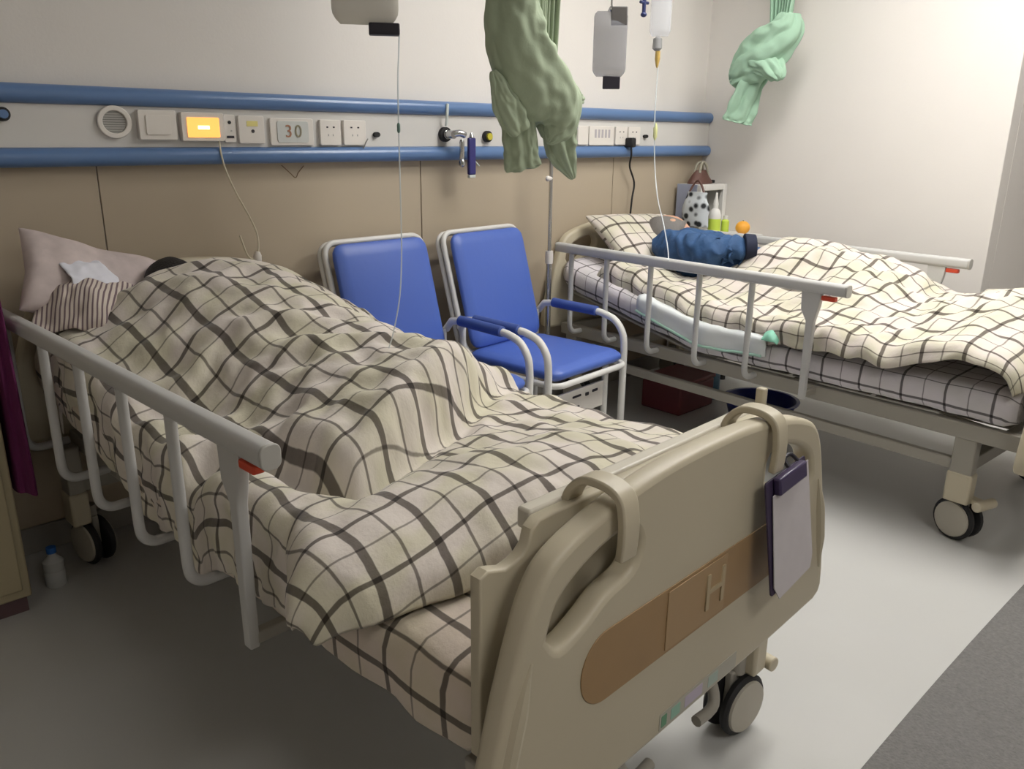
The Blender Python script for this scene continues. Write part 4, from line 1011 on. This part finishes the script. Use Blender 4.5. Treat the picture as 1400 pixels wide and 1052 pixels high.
# lines
y1 = 1.6
cord('infusion_line', [A(546, 40, y1), A(545, 75, y1), A(544, 110, y1), A(545, 170, y1), A(547, 250, y1), A(549, 340, y1), A(547, 400, y1), A(540, 445, y1), A(531, 478, y1+.02), A(522, 492, y1+.06)], .0017, mat('infusion_tube', rgb(232, 238, 240), .3, alpha=.55), 'clear infusion line running down from the grey drip bag', 'tube')
rc = A(545, 175, y1); MB()
tag(MB().lathe([(.002, .011), (.004, .007), (.004, -.007), (.002, -.011)], rc, (0, 0, 1), 12).build('roller_clamp', mat('clamp_teal', rgb(110, 140, 130), .4)), 'small grey green clamp on the infusion line of the grey bag', 'clamp')
cord('infusion_line', [A(900, 88, 2.2), A(897, 130, 2.2), A(895, 170, 2.2), A(895, 220, 2.2), A(899, 270, 2.15), A(907, 305, 2.10), A(913, 340, 2.03), A(914, 356, 1.99)], .0024, MATS['infusion_tube'], 'clear infusion line running down to the patient in navy', 'tube')
cy_ = A(896, 180, 2.2); tag(MB().lathe([(.003, .035), (.009, .015), (.009, -.02), (.003, -.035)], cy_, (0, 0, 1), 12).build('roller_clamp', mat('pale_yellow_clamp', rgb(206, 208, 150), .4)), 'pale yellow clamp on the infusion line of the small bag', 'clamp')

# ================================================================== FAR BEDSIDE CABINET and what stands on it
kx0, kx1 = 3.974, 4.236
kb = tag(empty('bedside_cabinet', ((kx0+kx1)/2, 2.62, 0)), 'white bedside cabinet with an open framed top in the corner', 'cabinet')
hw = (kx1-kx0)/2
MB().box(-hw, hw, -.20, .205, .06, .80).build('body', plate_m, kb, True, .006)
MB().box(-hw-.006, hw+.006, -.215, .21, .80, .822).build('worktop', white_m, kb, True, .005)
MB().box(-hw+.02, hw-.02, -.205, -.199, .10, .48).build('door', white_m, kb, True, .003); MB().box(-hw+.02, hw-.02, -.205, -.199, .50, .76).build('drawer', white_m, kb, True, .003)
MB().tube([(-.05, -.216, .70), (.05, -.216, .70)], .006, 8).build('handle', chrome_m, kb)
inner = mat('cabinet_inside_grey', rgb(126, 124, 120), .6)
mb = MB().box(-hw, -hw+.035, .04, .07, .822, 1.088).box(hw-.035, hw, .04, .07, .822, 1.088).box(-hw+.035, hw-.035, .04, .07, 1.055, 1.088).build('open_frame', white_m, kb, True, .004)
MB().box(-hw, -hw+.012, .07, .205, .822, 1.088).build('side_panel', mat('side_blue_grey', rgb(150, 156, 176), .5), kb, True, .002)
MB().box(hw-.012, hw, .07, .205, .822, 1.088).build('side_panel', white_m, kb, True, .002)
MB().box(-hw+.012, hw-.012, .07, .205, 1.076, 1.088).build('top_panel', white_m, kb, True, .002)
MB().box(-hw+.012, hw-.012, .19, .205, .822, 1.076).build('back_panel', inner, kb, True, .002)
for s in (-1, 1):
    for y in (-.17, .17): MB().lathe([(.02, 0), (.02, .06)], (s*(hw-.04), y, 0), (0, 0, 1), 12).build('foot', black_m, kb)
KZ = .8225
b0 = at(968, 322, 1, 2.47)
bt = tag(empty('spray_bottle', (4.015, 2.585, KZ)), 'white bottle with a lime green label on the bedside cabinet', 'bottle')
MB().lathe([(.030, 0), (.034, .006), (.034, .105), (.026, .130), (.015, .142), (.014, .160)], (0, 0, 0), (0, 0, 1), 20).build('bottle_body', white_m, bt)
MB().lathe([(.0345, .015), (.0345, .085)], (0, 0, 0), (0, 0, 1), 20).build('label_band', mat('lime_label', rgb(192, 214, 80), .5), bt)
MB().lathe([(.016, .160), (.014, .175), (.008, .205), (.006, .225), (.003, .228)], (0, 0, 0), (0, 0, 1), 14).build('nozzle', white_m, bt)
b1 = at(985, 318, 1, 2.46)
gm = tag(empty('medicine_bottle', (4.085, 2.560, KZ)), 'small lime green and white box bottle behind the white bottle', 'bottle')
MB().lathe([(.020, 0), (.022, .005), (.022, .07), (.012, .08)], (0, 0, 0), (0, 0, 1), 16).build('bottle_body', MATS['lime_label'], gm); MB().lathe([(.013, .08), (.013, .10)], (0, 0, 0), (0, 0, 1), 16).build('cap', white_m, gm)
b2 = at(1006, 312, 1, 2.45)
og = tag(empty('orange_fruit', (4.125, 2.470, KZ)), 'orange lying at the edge of the bedside cabinet', 'fruit')
MB().ellipsoid((0, 0, .038), (.040, .040, .037), 20, 14).build('peel', mat('orange_peel', rgb(240, 170, 60), .5, bump=.3, bscale=220), og); MB().lathe([(.003, .072), (.004, .078)], (0, 0, 0), (0, 0, 1), 8).build('stem', mat('stem_green', rgb(90, 110, 50), .7), og)
# bag on top of the cabinet
tb = at(960, 252, 1, 2.72)
tg = tag(empty('tote_bag', (4.095, 2.755, 1.0885)), 'slumped brown tote bag with grey handles on top of the cabinet', 'bag')
X = MB(); n, m2 = 24, 10; V = []; F = []
for i in range(m2+1):
    t = i/m2
    for k in range(n):
        a = 2*math.pi*k/n; w = .10*(1-.55*t**1.5); d = .055*(1-.7*t); q = Vector((math.cos(a)*w, math.sin(a)*d, t*.075)); q += Vector((nz(q, 16, 3), nz(q, 16, 7), .3*nz(q, 16, 9)))*.012*min(1, t*3); V.append(q)
for i in range(m2):
    for k in range(n): F.append((i*n+k, i*n+(k+1) % n, (i+1)*n+(k+1) % n, (i+1)*n+k))
F += [tuple(range(n-1, -1, -1)), tuple(m2*n+k for k in range(n))]
X.add(V, F).build('bag_body', mat('brown_leather', rgb(92, 62, 54), .5), tg)
for s in (-1, 1): MB().tube(smooth_path([(-.035, s*.018, .06), (-.02, s*.014, .105), (.01, s*.01, .118), (.035, s*.014, .095), (.055, s*.018, .03)], 6), .007, 8).build('handle', mat('grey_strap', rgb(158, 154, 138), .7), tg)
MB().box(.085, .125, -.02, .02, .0, .018).build('black_buckle', black_m, tg, True, .004)
# patterned bag hanging on the cabinet's side
hb = tag(empty('printed_bag', (kx0-.050, 2.655, .868)), 'black and white printed bag hung beside the cabinet frame', 'bag')
prm = mat('black_white_print', rgb(150, 156, 166), .6)
nt = prm.node_tree; vo = nt.nodes.new('ShaderNodeTexVoronoi'); vo.inputs['Scale'].default_value = 24; cr = nt.nodes.new('ShaderNodeValToRGB'); cr.color_ramp.elements[0].color = rgb(22, 26, 30); cr.color_ramp.elements[1].color = rgb(196, 202, 206); cr.color_ramp.elements[0].position = .30; cr.color_ramp.elements[1].position = .5
tcn = nt.nodes.new('ShaderNodeTexCoord'); nt.links.new(tcn.outputs['Object'], vo.inputs['Vector']); nt.links.new(vo.outputs['Distance'], cr.inputs[0]); nt.links.new(cr.outputs[0], nt.nodes['Principled BSDF'].inputs['Base Color'])
V = []; F = []; n = 24; m2 = 14
for i in range(m2+1):
    t = i/m2
    for k in range(n):
        a = 2*math.pi*k/n; w = .085*(1-.25*t*t); d = .035*(1-.6*t*t)*(.55+.45*min(1, t*4)); q = Vector((math.cos(a)*d, math.sin(a)*w, t*.185)); q += Vector((nz(q, 14, 3), nz(q, 14, 7), 0))*.014; V.append(q)
for i in range(m2):
    for k in range(n): F.append((i*n+k, i*n+(k+1) % n, (i+1)*n+(k+1) % n, (i+1)*n+k))
F += [tuple(range(n-1, -1, -1)), tuple(m2*n+k for k in range(n))]
MB().add(V, F).build('bag_body', prm, hb)
MB().tube(smooth_path([(0, -.05, .17), (.01, -.025, .215), (.02, .01, .245), (.02, .04, .22), (.0, .055, .17)], 6), .006, 8).build('strap', MATS['brown_leather'], hb)

# ------------------------------------------------------------------ pad on the far mattress edge
pm = mat('white_nursing_pad', rgb(222, 226, 226), .7); pg = mat('mint_edge', rgb(170, 206, 190), .7)
nx, ny = 40, 16; X = np.zeros((ny, nx, 3))
for i in range(ny):
    for j in range(nx):
        v_ = 1.48-(1.48-.80)*j/(nx-1); t = i/(ny-1); prof = t*.20
        zt = mat_top(v_)+.013
        if prof < .09: u_, z_ = -.37-prof, zt+.004
        else:
            e = prof-.09; th = min(e/.022, math.pi/2); u_ = -.46-.022*math.sin(th); z_ = zt+.004-.022*(1-math.cos(th))-max(0, e-.022*math.pi/2)*(1-.6*abs(j/(nx-1)-.55))
        X[i, j] = (u_-.004*nz((v_*6, t*3, 0), 2, 5), v_+.01*nz((v_, t, 0), 8, 2), z_+.004*nz((v_*9, t*4, 0), 2, 8))
UV = np.stack(np.meshgrid(np.linspace(0, 1, nx), np.linspace(0, .2, ny)), -1)
pad = uv_mesh('nursing_pad', X, UV, pm, (FB[0], FB[1], 0), FB[2]); so = pad.modifiers.new('t', 'SOLIDIFY'); so.thickness = .005; so.offset = 1
tag(pad, 'white disposable nursing pad hanging over the lilac mattress edge', 'nursing pad')
ed = MB(); ed.tube([tuple(X[-1, j]) for j in range(0, nx, 2)], .006, 8); ed.build('mint_border', pg, pad)
gb = tag(crumple('folded_cloth', FB, (-.465, .785, .600), (.085, .07), mat('mint_rubber', rgb(140, 205, 180), .6), 6, .012, (.2, -.5, .2), 14, 12, .022, 'crumpled mint green cloth lump at the end of the nursing pad', 'cloth'), 'crumpled mint green cloth lump at the end of the nursing pad', 'cloth')

# ------------------------------------------------------------------ things under the far bed
bc = at(1040, 546, 2, .135)
bs = tag(empty('wash_basin', (bc[0], bc[1], 0)), 'dark blue plastic basin on the floor under the bed by the side wall', 'basin')
MB().lathe([(.0, .004), (.115, .004), (.125, .0), (.13, .004), (.165, .125), (.18, .132), (.182, .138), (.166, .138), (.158, .13), (.122, .014), (.0, .012)], (0, 0, 0), (0, 0, 1), 36).build('bowl', mat('navy_plastic', rgb(36, 48, 128), .3), bs)
rb = at(918, 520, 2, .02)
rd = tag(empty('storage_box', (3.42, 2.34, 0)), 'dark red box pushed under the bed by the side wall', 'box')
MB().box(-.15, .15, -.12, .12, 0, .15).build('box_body', mat('maroon', rgb(110, 48, 54), .5), rd, True, .01); MB().box(-.155, .155, -.125, .125, .15, .17).build('lid', mat('maroon_lid', rgb(120, 56, 60), .45), rd, True, .006)
bb = at(968, 528, 2, .06)
bj = tag(empty('water_jug', (bb[0], bb[1], 0)), 'teal blue jug between the red box and the blue basin', 'jug')
MB().lathe([(.055, 0), (.06, .01), (.06, .13), (.045, .15), (.045, .17)], (0, 0, 0), (0, 0, 1), 20).build('jug_body', mat('teal_plastic', rgb(56, 110, 140), .35), bj); MB().tube(smooth_path([(.058, 0, .12), (.09, 0, .11), (.09, 0, .05), (.058, 0, .04)], 5), .007, 8).build('handle', MATS['teal_plastic'], bj)

# ================================================================== LEFT BEDSIDE CABINET, garment, bottle
cb = tag(empty('bedside_cabinet', (.19, 2.65, 0)), 'beige bedside cabinet beside the raised rail of the tray bed', 'cabinet')
cabm = mat('beige_cabinet', rgb(166, 154, 124), .5)
MB().box(-.237, .237, -.185, .184, .05, .72).build('body', cabm, cb, True, .006); MB().box(-.242, .242, -.195, .195, .72, .742).build('top', cabm, cb, True, .006)
MB().box(-.225, .215, -.196, -.186, .08, .46).build('door', cabm, cb, True, .004); MB().box(-.225, .215, -.196, -.186, .48, .70).build('drawer', cabm, cb, True, .004)
MB().box(-.225, .225, -.17, .18, 0, .05).build('plinth', mat('plinth_brown', rgb(92, 70, 72), .5), cb, False)
MB().tube([(-.06, -.212, .62), (.06, -.212, .62)], .006, 8).build('handle', chrome_m, cb)
# magenta garment hanging between cabinet and bed
V = []; F = []; n = 40; m2 = 22
g0 = at(28, 505, 1, 2.60)
for i in range(m2+1):
    t = i/m2
    for k in range(n):
        a = 2*math.pi*k/n; w = (.022+.008*t); d = (.08+.05*t); rr = 1+.14*math.sin(a*5+t*2)
        V.append((math.cos(a)*w*rr, math.sin(a)*d*rr, .12-t*.55))
for i in range(m2):
    for k in range(n): F.append((i*n+k, i*n+(k+1) % n, (i+1)*n+(k+1) % n, (i+1)*n+k))
F += [tuple(range(n-1, -1, -1)), tuple(m2*n+k for k in range(n))]
ga = tag(empty('magenta_garment', (.466, 2.56, .80)), 'dark magenta garment hanging between the beige cabinet and the bed', 'garment')
MB().add(V, F).build('cloth', mat('magenta_cloth', rgb(92, 20, 70), .85, bump=.3, bscale=40), ga)
MB().tube(smooth_path([(.0, 0, .11), (-.0, .1, .17), (0, .24, .20), (.0, .286, .20)], 5), .004, 8).build('hanging_loop', MATS['magenta_cloth'], ga)
nb_ = at(78, 800, 2, .0)
wb_ = tag(empty('water_bottle', (nb_[0], nb_[1], .0)), 'clear water bottle with a blue cap on the floor by the beige cabinet', 'bottle')
MB().lathe([(.026, 0), (.03, .006), (.03, .05), (.028, .055), (.03, .06), (.03, .085), (.012, .105), (.011, .115)], (0, 0, 0), (0, 0, 1), 18).build('bottle_body', mat('clear_pet', rgb(200, 200, 196), .15, alpha=.7), wb_); MB().lathe([(.014, .112), (.014, .13)], (0, 0, 0), (0, 0, 1), 16).build('cap', mat('cap_blue', rgb(30, 90, 160), .4), wb_)
